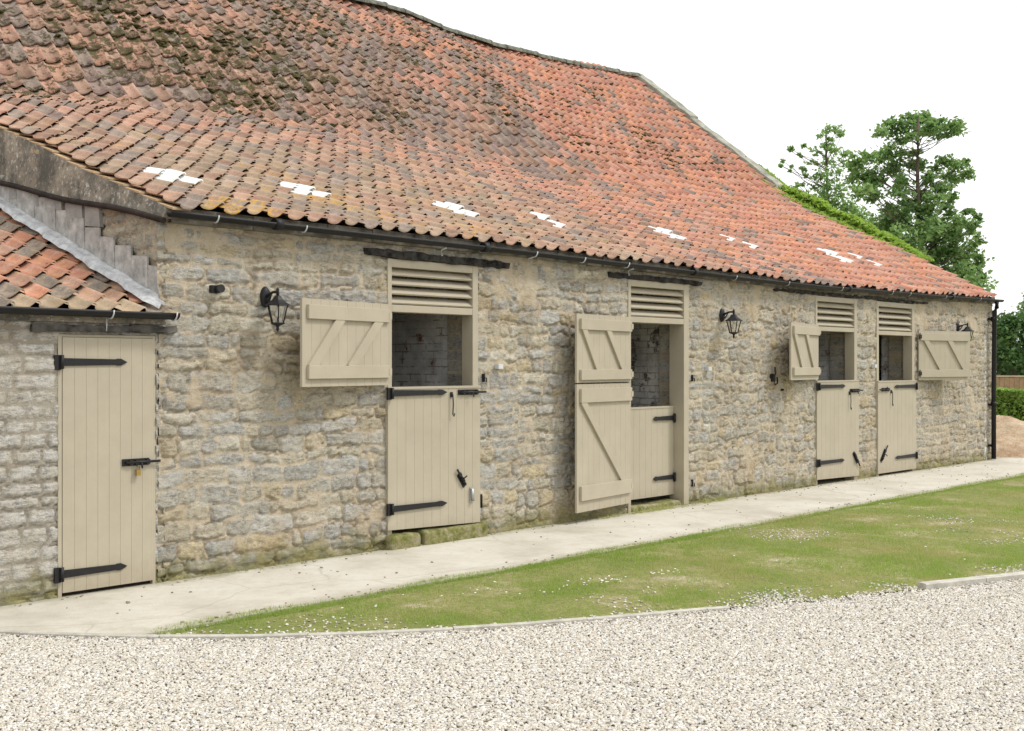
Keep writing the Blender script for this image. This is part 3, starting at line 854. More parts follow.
# doorway 2: pair of leaves, one folded back full height, the other shut inside the frame
frame(5.80, 6.97, 2.615, 2.20, 2.135, pw=.10, d=.20)
d = lower_leaf(5.86, 6.865, .12, 1.15, 'inner lower leaf set back behind the folded door', 0, y=.13, n=9)
strap(d, 6.84, 1.03, .40, -1, y=.12); strap(d, 6.84, .33, .40, -1, y=.12)
th = math.radians(8)
braced_leaf('shutter', 1.12, 1.47, 2.19, 5.79, -.05, -1, th,
            {'ledges': [(.04, .19), (.77, .93)], 'diag': [(.90, .79, .64, .19), (.46, .79, .16, .19)], 'bw': .07}, 'upper leaf folded back above the full lower leaf')
braced_leaf('stable_door', 1.12, .12, 1.455, 5.79, -.05, -1, th,
            {'ledges': [(.09, .205), (.855, .965)], 'diag': [(.90, .85, .16, .205)], 'bw': .08}, 'lower leaf folded back against the wall', n=10)
# doorway 3
frame(9.99, 11.20, 2.615, 2.19, 2.13, pw=.09)
d = lower_leaf(9.985, 11.205, .08, 1.42, 'lower leaf hinged on its left', -.02, n=10)
strap(d, 10.02, 1.36, .75, 1); strap(d, 10.02, .31, .72, 1)
bolt(d, 10.92, 1.29, .36); cabin_hook(d, 10.90, 1.26, .22); bolt(d, 11.02, .40, .26, ang=math.radians(50)); cabin_hook(d, 11.06, .38, .12)
braced_leaf('shutter', 1.12, 1.46, 2.21, 10.0, -.05, -1, math.radians(11),
            {'ledges': [(.08, .22), (.80, .94)], 'diag': [(.90, .80, .62, .22), (.48, .80, .20, .22)]}, 'small shutter folded back beside the middle lantern')
# doorway 4
frame(11.81, 13.10, 2.61, 2.17, 2.11, pw=.09, leftw=.07)
d = lower_leaf(11.805, 13.105, .04, 1.40, 'far lower leaf hinged on its right', .0, n=10)
strap(d, 13.07, 1.33, .75, -1); strap(d, 13.07, .25, .72, -1)
bolt(d, 12.16, 1.29, .34, ang=PI); cabin_hook(d, 12.22, 1.26, .20); bolt(d, 11.88, .22, .30, ang=math.radians(-50))
braced_leaf('shutter', 1.27, 1.42, 2.20, 13.17, -.05, 1, math.radians(14),
            {'ledges': [(.06, .21), (.80, .95)], 'diag': [(.12, .80, .42, .21), (.58, .80, .88, .21)]}, 'farthest shutter folded back to the right')

# lintels
def rough_beam(name, x0, x1, y0, y1, z0, z1, mat, parent, dz=0.0, label=None):
    n = int((x1-x0)/.07)+2; vs_ = []
    for i in range(n):
        t = i/(n-1); x = x0+(x1-x0)*t; o = dz*t
        for (y, z) in ((y0, z0), (y0, z1), (y1, z1), (y1, z0)):
            vs_.append((x+random.uniform(-.008, .008), y+(random.uniform(-.010, .010) if y == y0 else 0), z+o+random.uniform(-.009, .009)))
    fs = [(0, 1, 2, 3), ((n-1)*4+3, (n-1)*4+2, (n-1)*4+1, (n-1)*4)]
    for i in range(n-1):
        for k in range(4): fs.append((i*4+k, (i+1)*4+k, (i+1)*4+(k+1) % 4, i*4+(k+1) % 4))
    mb = MB(); mb.add(vs_, fs); return mb.build(name, mat, parent, label=label)
rough_beam('lintel', 2.0, 3.85, -.035, .40, 2.625, 2.695, M['lintel'], barn, -.02)
rough_beam('lintel', 5.45, 7.22, -.035, .40, 2.62, 2.675, M['lintel'], barn, -.015)
rough_beam('lintel', 8.9, 13.55, -.030, .40, 2.625, 2.66, M['lintel'], barn, .0)

# mossy threshold stones below the nearest door
def lump(name, x0, x1, y0, y1, z0, z1, mat, parent, seed=0):
    n = 10; mm = 5; vs_ = []; r = np.random.RandomState(seed)
    mb = MB(); mb.box(x0, x1, y0, y1, z0, z1)
    o = mb.build(name, mat, parent)
    s = o.modifiers.new('bev', 'BEVEL'); s.width = .035; s.segments = 3
    s = o.modifiers.new('sub', 'SUBSURF'); s.levels = 2; s.render_levels = 2; s.subdivision_type = 'SIMPLE'
    t = bpy.data.textures.new('lumps', 'CLOUDS'); t.noise_scale = .12
    s = o.modifiers.new('disp', 'DISPLACE'); s.texture = t; s.strength = .035; s.texture_coords = 'GLOBAL'
    return o
mossy = NT('mossy_stone')
mossy.base(mossy.ramp(mossy.noise(9, 5, .7), [(.35, (.09, .105, .03)), (.5, (.20, .19, .075)), (.68, (.33, .30, .22))]), .95, .1); mossy.bump(mossy.noise(30, 5), .012)
lump('threshold_stone', 2.24, 2.62, -.10, .3, -.05, .125, mossy.m, barn); lump('threshold_stone', 2.66, 3.50, -.10, .3, -.05, .13, mossy.m, barn)
lump('threshold_stone', 5.85, 6.9, .02, .3, -.05, .06, mossy.m, barn)

# little fixings on the wall
def wallbit(name, x, z, w, h, d, mat):
    m_ = MB(); m_.box(x-w/2, x+w/2, -d, .0, z-h/2, z+h/2); m_.build(name, mat, barn, bevel=.004)
for (x, z) in ((3.70, 1.64), (7.35, 1.61), (11.70, 1.64)): wallbit('hook_plate', x, z, .07, .05, .06, M['bracket'])
for (x, z) in ((3.50, 1.53), (7.03, .25), (7.03, 1.5)):
    m_ = MB(); m_.box(x-.008, x+.008, -.03, 0, z-.04, z+.04); m_.tube([(x, -.03, z), (x+.015, -.04, z), (x+.015, -.04, z-.04)], .006, 6); m_.build('door_hook', M['iron'], barn)
m_ = MB(); m_.box(8.80, 8.88, -.045, 0, 1.44, 1.54); m_.tube([(8.84, -.06, 1.63), (8.84, -.07, 1.54), (8.79, -.07, 1.48), (8.82, -.075, 1.40), (8.88, -.075, 1.42), (8.88, -.07, 1.50)], .011, 8); m_.build('tether_ring', M['iron'], barn)
wallbit('iron_stud', 9.08, 1.33, .03, .03, .05, M['iron'])
m_ = MB(); m_.box(.44, .50, -.05, 0, 2.22, 2.28); m_.tube([(.50, -.09, 2.255), (.505, -.02, 2.25)], .034, 12); m_.build('wall_sensor', M['iron'], barn)

# gutter, brackets, downpipe
def gutter(x0, x1, zf, yc, r, parent, n=None, arc=9):
    n = n or int((x1-x0)/.25)+2; vs_ = []
    for i in range(n):
        x = x0+(x1-x0)*i/(n-1); z = zf(x)
        for rr in (r, r-.006):
            for k in range(arc+1):
                a = PI + PI*k/arc
                vs_.append((x, yc+rr*math.cos(a), z+rr*math.sin(a)))
    w = 2*(arc+1); fs = []
    for i in range(n-1):
        for k in range(arc):
            fs.append((i*w+k, i*w+k+1, (i+1)*w+k+1, (i+1)*w+k)); b = arc+1
            fs.append((i*w+b+k, (i+1)*w+b+k, (i+1)*w+b+k+1, i*w+b+k+1))
        fs.append((i*w, (i+1)*w, (i+1)*w+arc+1, i*w+arc+1)); fs.append((i*w+arc, i*w+2*arc+1, (i+1)*w+2*arc+1, (i+1)*w+arc))
    for e in (0, n-1):
        ring = [e*w+k for k in range(arc+1)]; fs.append(tuple(ring if e else ring[::-1]))
    mb = MB(); mb.add(vs_, fs, True)
    return mb
gz_ = lambda x: float(eave(x)) - .028 - .02*math.sin(x*.37) - (.012 if x > 7 else 0)*min(1, (x-7))
g = gutter(.02, 16.33, gz_, -.135, .043, barn)
for xx in (1.0, 3.4, 6.9, 10.7, 14.2):
    g.tube([(xx-.035, -.135, gz_(xx)-.008), (xx+.035, -.135, gz_(xx)-.006)], .048, 14)
G = g.build('gutter', M['gutter'], barn)
for xx in (.42, 1.26, 4.1, 4.85, 5.6, 7.75, 9.0, 10.45, 12.0, 12.6, 13.9, 15.3):
    m_ = MB(); pts = []
    for k in range(7):
        a = PI*.98 + PI*.9*k/6; pts.append((xx, -.135+.049*math.cos(a), gz_(xx)+.049*math.sin(a)))
    m_.tube(pts, .0065, 6)
    m_.build('gutter_bracket', M['bracket'] if xx < 6 else M['steel'], G)
for xx in (2.9, 3.0+1.1, 5.75):   # iron stays below
    m_ = MB(); m_.tube([(xx, -.12, gz_(xx)-.05), (xx, -.05, gz_(xx)-.06), (xx+.01, -.055, gz_(xx)-.12)], .010, 6); m_.build('gutter_stay', M['bracket'], G)
m_ = MB()
m_.tube([(16.10, -.135, gz_(16.3)-.04), (16.10, -.135, 2.66), (16.09, -.10, 2.60), (16.09, -.085, 1.2), (16.09, -.085, .02)], .040, 14)
m_.tube([(16.09, -.085, 1.02), (16.09, -.085, .94)], .050, 14); m_.tube([(16.09, -.085, 2.5), (16.09, -.085, 2.42)], .050, 14)
P_ = m_.build('downpipe', M['gutter'], barn)
for z in (.97, 2.46, .25):
    m_ = MB(); m_.box(16.02, 16.16, -.052, -.01, z-.018, z+.018); m_.build('pipe_clip', M['gutter'], P_)

# cement verge of the left gable with the rusty line below
mb = MB(); n = 60; vs_ = []
for i in range(n+1):
    v = -.06 + 7.8*i/n; zt = float(RZ(.12, v))-.02; zb = min(2.775+.20*v, zt-.05)
    j1 = .02*(float(vn(v, 0, 6, 4))-.5)
    vs_ += [(.015+j1, v, zb), (.03+j1, v, (zb+zt)/2), (.045, v, zt), (.16, v, zt), (.16, v, zb)]
fs = []
for i in range(n):
    for k in range(5): fs.append((i*5+k, (i+1)*5+k, (i+1)*5+(k+1) % 5, i*5+(k+1) % 5))
fs += [(0, 1, 2, 3, 4)]
mb.add(vs_, fs); mb.build('verge_render', M['render'], barn)
mb = MB(); mb.tube([(-.0, v, 2.765+.20*v+.012*math.sin(v*3)) for v in np.linspace(-.09, 4.6, 24)], .024, 8)
mb.build('verge_pipe', M['rust'], barn)
# undercloak: thin slivers of tile beneath the verge tiles
mb = MB()
for j in range(len(VS)-1):
    a, b = VS[j]-.01, VS[j+1]-.02
    for (q, zz) in ((0, 0),):
        za, zb = float(RZ(.1, a))-.004, float(RZ(.1, b))-.024
        mb.add([(.045, a, za-.012), (.045, b, zb-.012), (.045, b, zb+.004), (.045, a, za+.004), (.2, a, za-.012), (.2, b, zb-.012), (.2, b, zb+.004), (.2, a, za+.004)],
               ((3,2,1,0), (0,4,7,3), (3,7,6,2), (0,1,5,4), (1,2,6,5)))
mb.build('undercloak', simple('undercloak_clay', (.42, .30, .18), .9, .1, .25, 8), barn)

# ------------------------------------------------------------------ lean-to
LZ = lambda u, v: 2.075 + .365*np.asarray(v, float) + .02*(vn(u, v, 1.3, 90)-.5)
def lean_col(u, v, j, c):
    r = RS.rand()
    col = np.array([(.52, .235, .15), (.56, .26, .16), (.45, .20, .135), (.38, .22, .16), (.48, .29, .20)][int(r*5)])*RS.uniform(.85, 1.12)
    if j == 0: col = np.array([.40, .31, .21])*RS.uniform(.85, 1.1)
    if RS.rand() < .12 or (u > -.35 and RS.rand() < .3): col = np.array([.20, .175, .15])
    return col, -.1+RS.rand()*.25, .15
VL = course_positions(-.13, 4.4, .275, LZ, -1)
cl = int(4.05/.198)
V, F, TC, MO, LI = pantiles(.02-cl*.198, cl, .198, VL, LZ, lean_col)
lroof = L_(np_mesh('roof', V, F, M['tile'], lean, smooth=True, attrs={'tcol': TC, 'moss': MO, 'lich': LI}))
mb = MB(); mb.add([(-4, -.08, 2.02), (.05, -.08, 2.02), (.05, 4.5, 3.68), (-4, 4.5, 3.68)], ((0,1,2,3),)); L_(mb.build('roof_felt', M['under'], lean))
Xl = grid_with(-4.0, .0, lambda p: .018 if p < -1.7 else .011, [-1.7, -.785, -.02])
Zl = grid_with(-.1, 2.02, .0125, [1.875])
fl = wall_sheet('front_wall', Xl, Zl, front, [(99, cL, -.95, -.16)], M['stone'], lean, [(-.785, -.02, -.2, 1.875)], .3, topflush=1, amp=.8)
L_(fl)
L_(wall_sheet('end_wall', grid_with(0, 4.5, .05, []), grid_with(-.1, 2.0, .05, []), lambda x, z, h: np.stack([-4.0-h, x, z], 1), [(99, cL, 0, -.06)], M['stone'], lean,
              ztop=lambda v: 2.0+.365*v, topflush=1))
mb = MB(); mb.box(-4, .0, 4.4, 4.5, -.1, 3.6); L_(mb.build('rear_wall', M['soffit'], lean))
# door of the lean-to
mb = MB(); mb.box(-.785, -.757, -.006, .10, 0, 1.873); mb.box(-.045, -.021, -.006, .10, 0, 1.873); mb.box(-.757, -.045, -.004, .10, 1.855, 1.873)
L_(mb.build('door_frame', M['paint'], lean))
mb = MB(); boards(mb, .708, .03, 1.852, -.012, .03, 8, -.754); door = L_(mb.build('door', M['paint'], lean))
strap(door, -.76, 1.675, .50, 1, y=-.013); strap(door, -.76, .165, .50, 1, y=-.013)
bolt(door, -.30, .93, .30, y=-.018)
m_ = MB(); m_.box(-.20, -.165, -.05, -.03, .83, .875); m_.tube([(-.192, -.04, .87), (-.192, -.04, .905), (-.174, -.04, .905), (-.174, -.04, .87)], .004, 6); m_.build('padlock', M['brass'], door)
mb = MB(); mb.box(-.765, -.035, .035, .05, -.05, 1.85); L_(mb.build('door_backing', M['under'], lean))
L_(rough_beam('lintel', -.99, .13, -.055, -.004, 1.89, 1.94, simple('weathered_lintel', (.085, .08, .072), .9, .1, .8, 9, .01, 30), lean, .01))
mb = MB(); mb.box(-4, .05, -.045, .0, 1.96, 2.05); L_(mb.build('eaves_fillet', M['render'], lean))
gl = gutter(-4.0, .09, lambda x: 2.045-.004*x, -.125, .05, lean); GL = L_(gl.build('gutter', M['gutter'], lean))
for xx in (-2.6, -1.2-.25, -.45, .06):
    m_ = MB(); pts = [(xx, -.125+.056*math.cos(PI*.98+PI*.9*k/6), 2.045+.056*math.sin(PI*.98+PI*.9*k/6)) for k in range(7)]
    m_.tube(pts, .006, 6); m_.build('gutter_bracket', M['bracket'], GL)
m_ = MB(); m_.tube([(-.45, -.07, 2.0), (-.445, -.062, 1.94), (-.447, -.06, 1.90)], .005, 6); m_.build('cable', M['bracket'], GL)
# lead flashing: dressed strip over the tiles, then stepped panels on the wall
mb = MB(); n = 48; vs_ = []
for i in range(n+1):
    v = -.13 + 4.4*i/n; z = float(LZ(0, v)); w = .078 + .014*math.sin(v*9)+.012*math.sin(v*23)
    wob = .012*math.sin(v*14)
    vs_ += [(.048 if v > .02 else -.015, v, z+(.17 if v > .02 else .10)), (.030 if v > .02 else -.018, v, z+.10+wob*.4), (-.02, v, z+.085+wob), (-w*.7, v, z+.080-wob*.5), (-w, v, z+.048)]
fs = []
for i in range(n):
    for k in range(4): fs.append((i*5+k, i*5+k+1, (i+1)*5+k+1, (i+1)*5+k))
mb.add(vs_, fs, True); L_(mb.build('lead_flashing', M['lead_bright'], lean))
mb = MB(); v = .03; k = 0
while v < 4.0:
    w = (.16, .25, .27, .24, .26, .27, .25)[k % 7]; z0 = 2.075+.365*v+.12; z1 = 2.075+.365*(v+w)+.28
    x = .042-.004*(k % 2)
    x -= .012
    mb.add([(x, v, z0-.02), (x, v+w*.99, z0+.365*w-.02), (x-.003, v+w*.97, z1), (x-.003, v+.01, z1-.02), (x+.012, v, z0-.02), (x+.012, v+w*.99, z0+.365*w-.02), (x+.012, v+w*.97, z1), (x+.012, v+.01, z1-.02)],
           ((3,2,1,0), (0,4,7,3), (3,7,6,2), (1,2,6,5)))
    v += w; k += 1
L_(mb.build('stepped_flashing', M['lead'], lean))
mb = MB()
for (v, z, w, h) in ((.95, 2.78, .26, .22), (1.25, 2.87, .3, .24), (1.62, 2.98, .32, .22), (2.05, 3.05, .34, .25), (2.5, 3.16, .36, .25)):
    mb.add([(.026, v, z), (.026, v+w*.98, z+.03), (.026, v+w, z+h), (.026, v+.02, z+h-.03), (.06, v, z), (.06, v+w*.98, z+.03), (.06, v+w, z+h), (.06, v+.02, z+h-.03)], ((3,2,1,0), (0,4,7,3), (3,7,6,2), (0,1,5,4), (1,2,6,5)))
mb.build('slate_facing', M['slate'], barn)

# ------------------------------------------------------------------ lanterns
def make_lantern(x, z, label):
    L = empty('wall_lantern', (x, 0, z))
    tag(L, label, 'lantern', 'black lanterns on the barn wall')
    # wall plate
    m_ = MB(); m_.lathe([(.0, -.030), (.030, -.030), (.042, -.022), (.048, -.004), (.05, .0)], (0, -.012, 0), 20, 'y', 1, 1.75); m_.build('wall_plate', M['iron'], L)
    m_ = MB()
    m_.tube([(0, -.03, .0), (0, -.075, .022), (0, -.13, .036), (0, -.18, .034)], [.016, .012, .010, .012], 10)
    m_.tube([(0, -.03, -.04), (0, -.06, -.035), (0, -.085, -.005), (0, -.10, .025)], .008, 8)
    m_.tube([(0, -.185, .07), (0, -.185, .055), (0, -.185, .0)], [.006, .013, .011], 10)
    m_.build('arm', M['iron'], L)
    c = (0, -.185, 0)
    m_ = MB(); m_.lathe([(.0, .005), (.022, .005), (.034, -.004), (.050, -.030), (.082, -.055), (.104, -.066), (.106, -.074), (.090, -.076), (.0, -.076)], c, 6); 
    for i in range(len(m_.sm)): m_.sm[i] = False
    m_.build('cap', M['iron'], L)
    m_ = MB()
    for k in range(6):
        a = 2*PI*k/6
        m_.tube([(.086*math.cos(a), -.185+.086*math.sin(a), -.076), (.050*math.cos(a), -.185+.050*math.sin(a), -.215)], .0055, 6)
    m_.lathe([(.0, -.215), (.058, -.213), (.058, -.222), (.038, -.232), (.016, -.240), (.010, -.256), (.015, -.266), (.006, -.282), (.0, -.29)], c, 12)
    m_.build('cage', M['iron'], L)
    m_ = MB(); m_.lathe([(.083, -.077), (.048, -.214)], c, 6)
    for i in range(len(m_.sm)): m_.sm[i] = False
    m_.build('glass', M['glass'], L)
    m_ = MB(); m_.lathe([(.0, -.085), (.012, -.09), (.014, -.11), (.022, -.14), (.018, -.165), (.0, -.178)], c, 12); m_.build('bulb', M['bulb'], L)
    return L
l0 = make_lantern(.965, 2.21, 'black wall lantern just left of the nearest folded-back shutter')
def copy_tree(o, parent=None):
    c = o.copy(); COL.objects.link(c); c.parent = parent
    for ch in o.children: copy_tree(ch, c)
    return c
for (x, z, lb) in ((7.67, 2.27, 'black wall lantern on bare stone between two doorways, middle of the three'), (14.72, 2.29, 'far black wall lantern half hidden behind the right-hand shutter near the downpipe')):
    c = copy_tree(l0); c.location = (x, 0, z); c['label'] = lb

# ------------------------------------------------------------------ ground
def poly(name, pts, z, mat, kind='structure', zt=None):
    mb = MB(); mb.add([(x, y, z) for x, y in pts], [tuple(range(len(pts)))])
    o = mb.build(name, mat); tag(o, kind=kind); return o
poly('ground', [(-250, -250), (300, -250), (300, 300), (-250, 300)], -.055, M['field'])
# edge of the gravel drive (x, y) as seen from left to right
EDGE = [(-1.75, -.02), (-1.60, -.50), (-1.50, -.75), (-1.30, -1.05), (-.94, -1.53), (-.51, -1.98), (-.04, -2.36), (.38, -2.66), (.85, -2.95), (1.5, -3.27), (2.25, -3.62), (3.0, -3.95), (3.88, -4.29), (4.77, -4.64), (6.5, -5.3), (9, -6.1), (14, -7.3), (24, -9.5), (45, -13)]
def edge_y(u): return np.interp(u, [p[0] for p in EDGE], [p[1] for p in EDGE])
poly('driveway', [(-14, -.02)] + EDGE + [(45, -40), (-14, -40)], -.03, M['gravelbed'])
o = poly('lawn_soil', [(-1.0, -1.44)] + [(45, -1.50)] + EDGE[::-1][:-4], -.016, M['turf'])
# concrete apron slab
mb = MB(); n = 90; vs_ = []
xs = [-1.74 + (22+1.74)*i/n for i in range(n+1)]
for x in xs:
    ye = max(-1.50 + .05*(float(vn(x, 0, 2.5, 6))-.5) + .03*(float(vn(x, 0, 9, 7))-.5), float(edge_y(x)) if x < -.9 else -9)
    vs_ += [(x, .45 if x < 16.3 else .9, .0), (x, ye, .0), (x, ye, -.06)]
fs = []
for i in range(n): fs += [(i*3, i*3+1, (i+1)*3+1, (i+1)*3), (i*3+1, i*3+2, (i+1)*3+2, (i+1)*3+1)]
mb.add(vs_, fs); o = mb.build('concrete_path', M['concrete']); tag(o, kind='structure')
# concrete yard beyond the barn
poly('yard', [(16.4, -1.4), (40, -1.4), (40, 16), (16.4, 16)], -.008, simple('dusty_yard', (.45, .40, .31), .95, .1, .2, 1.5, .01, 20))

# kerb edging in lengths
def kerb_run(pts, w=.045, top=.000, gap=.006, L=.9, name='kerb'):
    P = [Vector((x, y, 0)) for x, y in pts]
    # resample
    d = [0]
    for a, b in zip(P[:-1], P[1:]): d.append(d[-1]+(b-a).length)
    def at(s):
        return Vector((np.interp(s, d, [p.x for p in P]), np.interp(s, d, [p.y for p in P]), 0))
    s = 0; mb = MB()
    while s < d[-1]-.05:
        e = min(s+L, d[-1]); k = 5; r = random.uniform(-.004, .004)
        ring = []
        for i in range(k+1):
            q = s+gap/2+(e-s-gap)*i/k; p = at(q); t = (at(min(q+.05, d[-1]))-at(max(q-.05, 0))).normalized(); nn = Vector((-t.y, t.x, 0))
            for (o_, z) in ((-w/2, -.06), (-w/2, top+r-.006), (-w/2+.008, top+r), (w/2-.008, top+r), (w/2, top+r-.006), (w/2, -.06)):
                ring.append(tuple(p + nn*o_ + Vector((0, 0, z))))
        fs = []
        for i in range(k):
            for m__ in range(5): fs.append((i*6+m__, (i+1)*6+m__, (i+1)*6+m__+1, i*6+m__+1))
        fs += [tuple(range(6)), tuple(k*6+j for j in range(6))[::-1]]
        mb.add(ring, fs)
        s = e
    o = mb.build(name, M['kerb']); tag(o, kind='structure'); return o
kerb_run([p for p in EDGE if p[0] <= 2.3])
kerb_run([(3.86, -4.27), (4.77, -4.62), (6.5, -5.28)], w=.09, top=.024, L=.62)

# gravel: many small stones scattered over the drive
def scatter_nodes():
    ng = bpy.data.node_groups.new('pebble_scatter', 'GeometryNodeTree')
    ng.interface.new_socket('Geometry', in_out='INPUT', socket_type='NodeSocketGeometry')
    ng.interface.new_socket('Geometry', in_out='OUTPUT', socket_type='NodeSocketGeometry')
    N = ng.nodes; Lk = ng.links
    gi = N.new('NodeGroupInput'); go = N.new('NodeGroupOutput')
    dp = N.new('GeometryNodeDistributePointsOnFaces'); dp.distribute_method = 'RANDOM'
    at = N.new('GeometryNodeInputNamedAttribute'); at.data_type = 'FLOAT'; at.inputs[0].default_value = 'dens'
    Lk.new(gi.outputs[0], dp.inputs['Mesh']); Lk.new(at.outputs[0], dp.inputs['Density'])
    ic = N.new('GeometryNodeMeshIcoSphere'); ic.inputs['Radius'].default_value = 1.0; ic.inputs['Subdivisions'].default_value = 2
    sp = N.new('GeometryNodeSetPosition'); nt = N.new('ShaderNodeTexNoise'); nt.inputs['Scale'].default_value = 1.1; nt.inputs['Detail'].default_value = 1
    vm = N.new('ShaderNodeVectorMath'); vm.operation = 'SUBTRACT'; vm.inputs[1].default_value = (.5, .5, .5)
    vs = N.new('ShaderNodeVectorMath'); vs.operation = 'SCALE'; vs.inputs['Scale'].default_value = 1.3
    Lk.new(nt.outputs['Color'], vm.inputs[0]); Lk.new(vm.outputs[0], vs.inputs[0]); Lk.new(ic.outputs[0], sp.inputs[0]); Lk.new(vs.outputs[0], sp.inputs['Offset'])
    sm = N.new('GeometryNodeSetMaterial'); sm.inputs['Material'].default_value = M['pebble']; Lk.new(sp.outputs[0], sm.inputs[0])
    ss = N.new('GeometryNodeSetShadeSmooth'); Lk.new(sm.outputs[0], ss.inputs[0])
    ip = N.new('GeometryNodeInstanceOnPoints'); Lk.new(dp.outputs[0], ip.inputs['Points']); Lk.new(ss.outputs[0], ip.inputs['Instance'])
    rr = N.new('FunctionNodeRandomValue'); rr.data_type = 'FLOAT_VECTOR'; rr.inputs[0].default_value = (-.5, -.5, 0); rr.inputs[1].default_value = (.5, .5, 6.28)
    rs = N.new('FunctionNodeRandomValue'); rs.data_type = 'FLOAT_VECTOR'; rs.inputs[0].default_value = (.005, .004, .003); rs.inputs[1].default_value = (.0135, .0100, .0070)
    Lk.new(rr.outputs[0], ip.inputs['Rotation']); Lk.new(rs.outputs[0], ip.inputs['Scale'])
    Lk.new(ip.outputs[0], go.inputs[0])
    return ng
gx = np.arange(-3.6, 9.6, .1); gy = np.arange(-8.1, .0, .1)
XX, YY = np.meshgrid(gx, gy); e = edge_y(XX)
ey = np.where(XX < -1.74, -.02, e)
# ground seen from the camera: keep a margin round the picture's foreground
dx = XX+4.67; dy = YY+8.1; dep = .7275*dx+.686*dy; rt = .686*dx-.7275*dy
vis = (dep > 4.6) & (abs(rt) < .50*dep+.5)
dens = np.where(vis & (YY < ey-.02), np.interp(dep, [4.5, 7, 9, 12], [7600, 7200, 5400, 3200]), 0)
# thin spill of stones onto the turf where no kerb holds them back, and in the bare patches of the lawn
gap = ((XX > 2.3) & (XX < 3.9)) | (XX > 5)
d_e = YY-ey
dens = np.where(vis & (d_e >= -.02) & (d_e < .5) & gap, 3200*np.clip(1-d_e/.5, 0, 1)*sstep(.35, .6, fbm(XX, YY, 2.5, 5, 3)), dens)
bare = sstep(.56, .66, fbm(XX, YY, .9, 55, 4))
dens = np.where(vis & (d_e > .0) & (YY < -1.6), np.maximum(dens, 300*bare), dens)
P = np.stack([XX.ravel(), YY.ravel(), np.full(XX.size, -.0215)+.006*(fbm(XX, YY, 1.5, 15, 3).ravel()-.5)], 1)
P[:, 2] += np.where((d_e > 0).ravel(), .010, 0)
idx = np.arange(XX.size).reshape(XX.shape)
Q = np.stack([idx[:-1, :-1], idx[:-1, 1:], idx[1:, 1:], idx[1:, :-1]], 2)
k = (np.maximum.reduce([dens[:-1, :-1], dens[1:, 1:], dens[:-1, 1:], dens[1:, :-1]]) > 0)
o = np_mesh('gravel', P, Q[k], M['gravelbed'], attrs={'dens': dens.ravel()})
mod = o.modifiers.new('scatter', 'NODES'); mod.node_group = scatter_nodes()
tag(o, 'pale beige and grey gravel covering the drive in the foreground', 'gravel', kind='stuff')

# grass blades
def grass(name, n, xr, yr, seed, dens_fn, hmin, hmax, wd, label):
    r = np.random.RandomState(seed)
    x = r.uniform(*xr, n); y = r.uniform(*yr, n)
    # clump the blades
    k = r.rand(n) < dens_fn(x, y); x = x[k]; y = y[k]; n = len(x)
    hgt = r.uniform(hmin, hmax, n)*(.55+.9*fbm(x, y, 1.7, 33, 3)); a = r.uniform(0, 2*PI, n); lean_ = r.uniform(.1, .9, n)
    b = r.uniform(0, 2*PI, n); w = wd*r.uniform(.6, 1.3, n)
    p0 = np.stack([x-w*np.cos(a), y-w*np.sin(a), np.full(n, -.018)], 1); p1 = np.stack([x+w*np.cos(a), y+w*np.sin(a), np.full(n, -.018)], 1)
    p2 = np.stack([x+hgt*lean_*np.cos(b), y+hgt*lean_*np.sin(b), hgt*np.sqrt(1-.6*lean_**2)-.012], 1)
    V = np.stack([p0, p1, p2], 1).reshape(-1, 3)
    F = np.arange(3*n).reshape(-1, 3)
    dry = fbm(x, y, 1.1, 88, 4); lr = np.clip(.72 + 4.6*(.50-dry) + 2.0*(fbm(x, y, 5, 21, 3)-.5) + r.uniform(-.35, .35, n), 0, 1)
    edge = sstep(-2.0, -1.65, y); lr = np.clip(lr+.4*edge, 0, 1)
    o = np_mesh(name, V, F, M['blade'], attrs={'lr': np.repeat(lr, 3)})
    tag(o, label, 'grass', kind='stuff'); return o
def lawn_density(x, y):
    e = edge_y(x); inside = (y < -1.50) & (y > e+.03)
    bare = np.maximum(sstep(.50, .63, fbm(x, y, .9, 55, 4)), .8*sstep(.54, .66, fbm(x, y, 2.6, 58, 4)))
    near = np.clip((y-e)/.35, 0, 1); gapm = (x > 2.3) & (x < 3.9)
    f = inside*(1-.9*bare)*(.25+.75*sstep(.38, .6, fbm(x, y, 3.2, 64, 3)))*np.where(gapm | (x > 6), .25+.75*near, 1)
    dep = .7275*(x+4.67)+.686*(y+8.1); rt = .686*(x+4.67)-.7275*(y+8.1)
    f = f*(np.abs(rt) < .52*dep+.4)
    return f*np.interp(dep, [7, 12, 18, 30], [1, .7, .45, .3])
grass('grass', 620000, (-1.0, 14.0), (-6.8, -1.50), 3, lawn_density, .010, .034, .0024, 'short patchy grass verge between the concrete path and the gravel')
def fringe(x, y): return (np.abs(y+1.50+.03*np.sin(x*3)) < .05+.05*vn(x, y, 2.2, 9))*(.3+.7*vn(x, y, 1.3, 19)) * (y > edge_y(x))
grass('grass_fringe', 60000, (-.9, 16.0), (-1.62, -1.36), 4, fringe, .015, .04, .0028, 'ragged longer grass along the path edge')
def farlawn(x, y): return (y < -1.5)*(y > edge_y(x))*.5
grass('rough_grass', 60000, (14.0, 34.0), (-8, -1.5), 5, farlawn, .03, .07, .008, 'grass verge running on past the end of the barn')
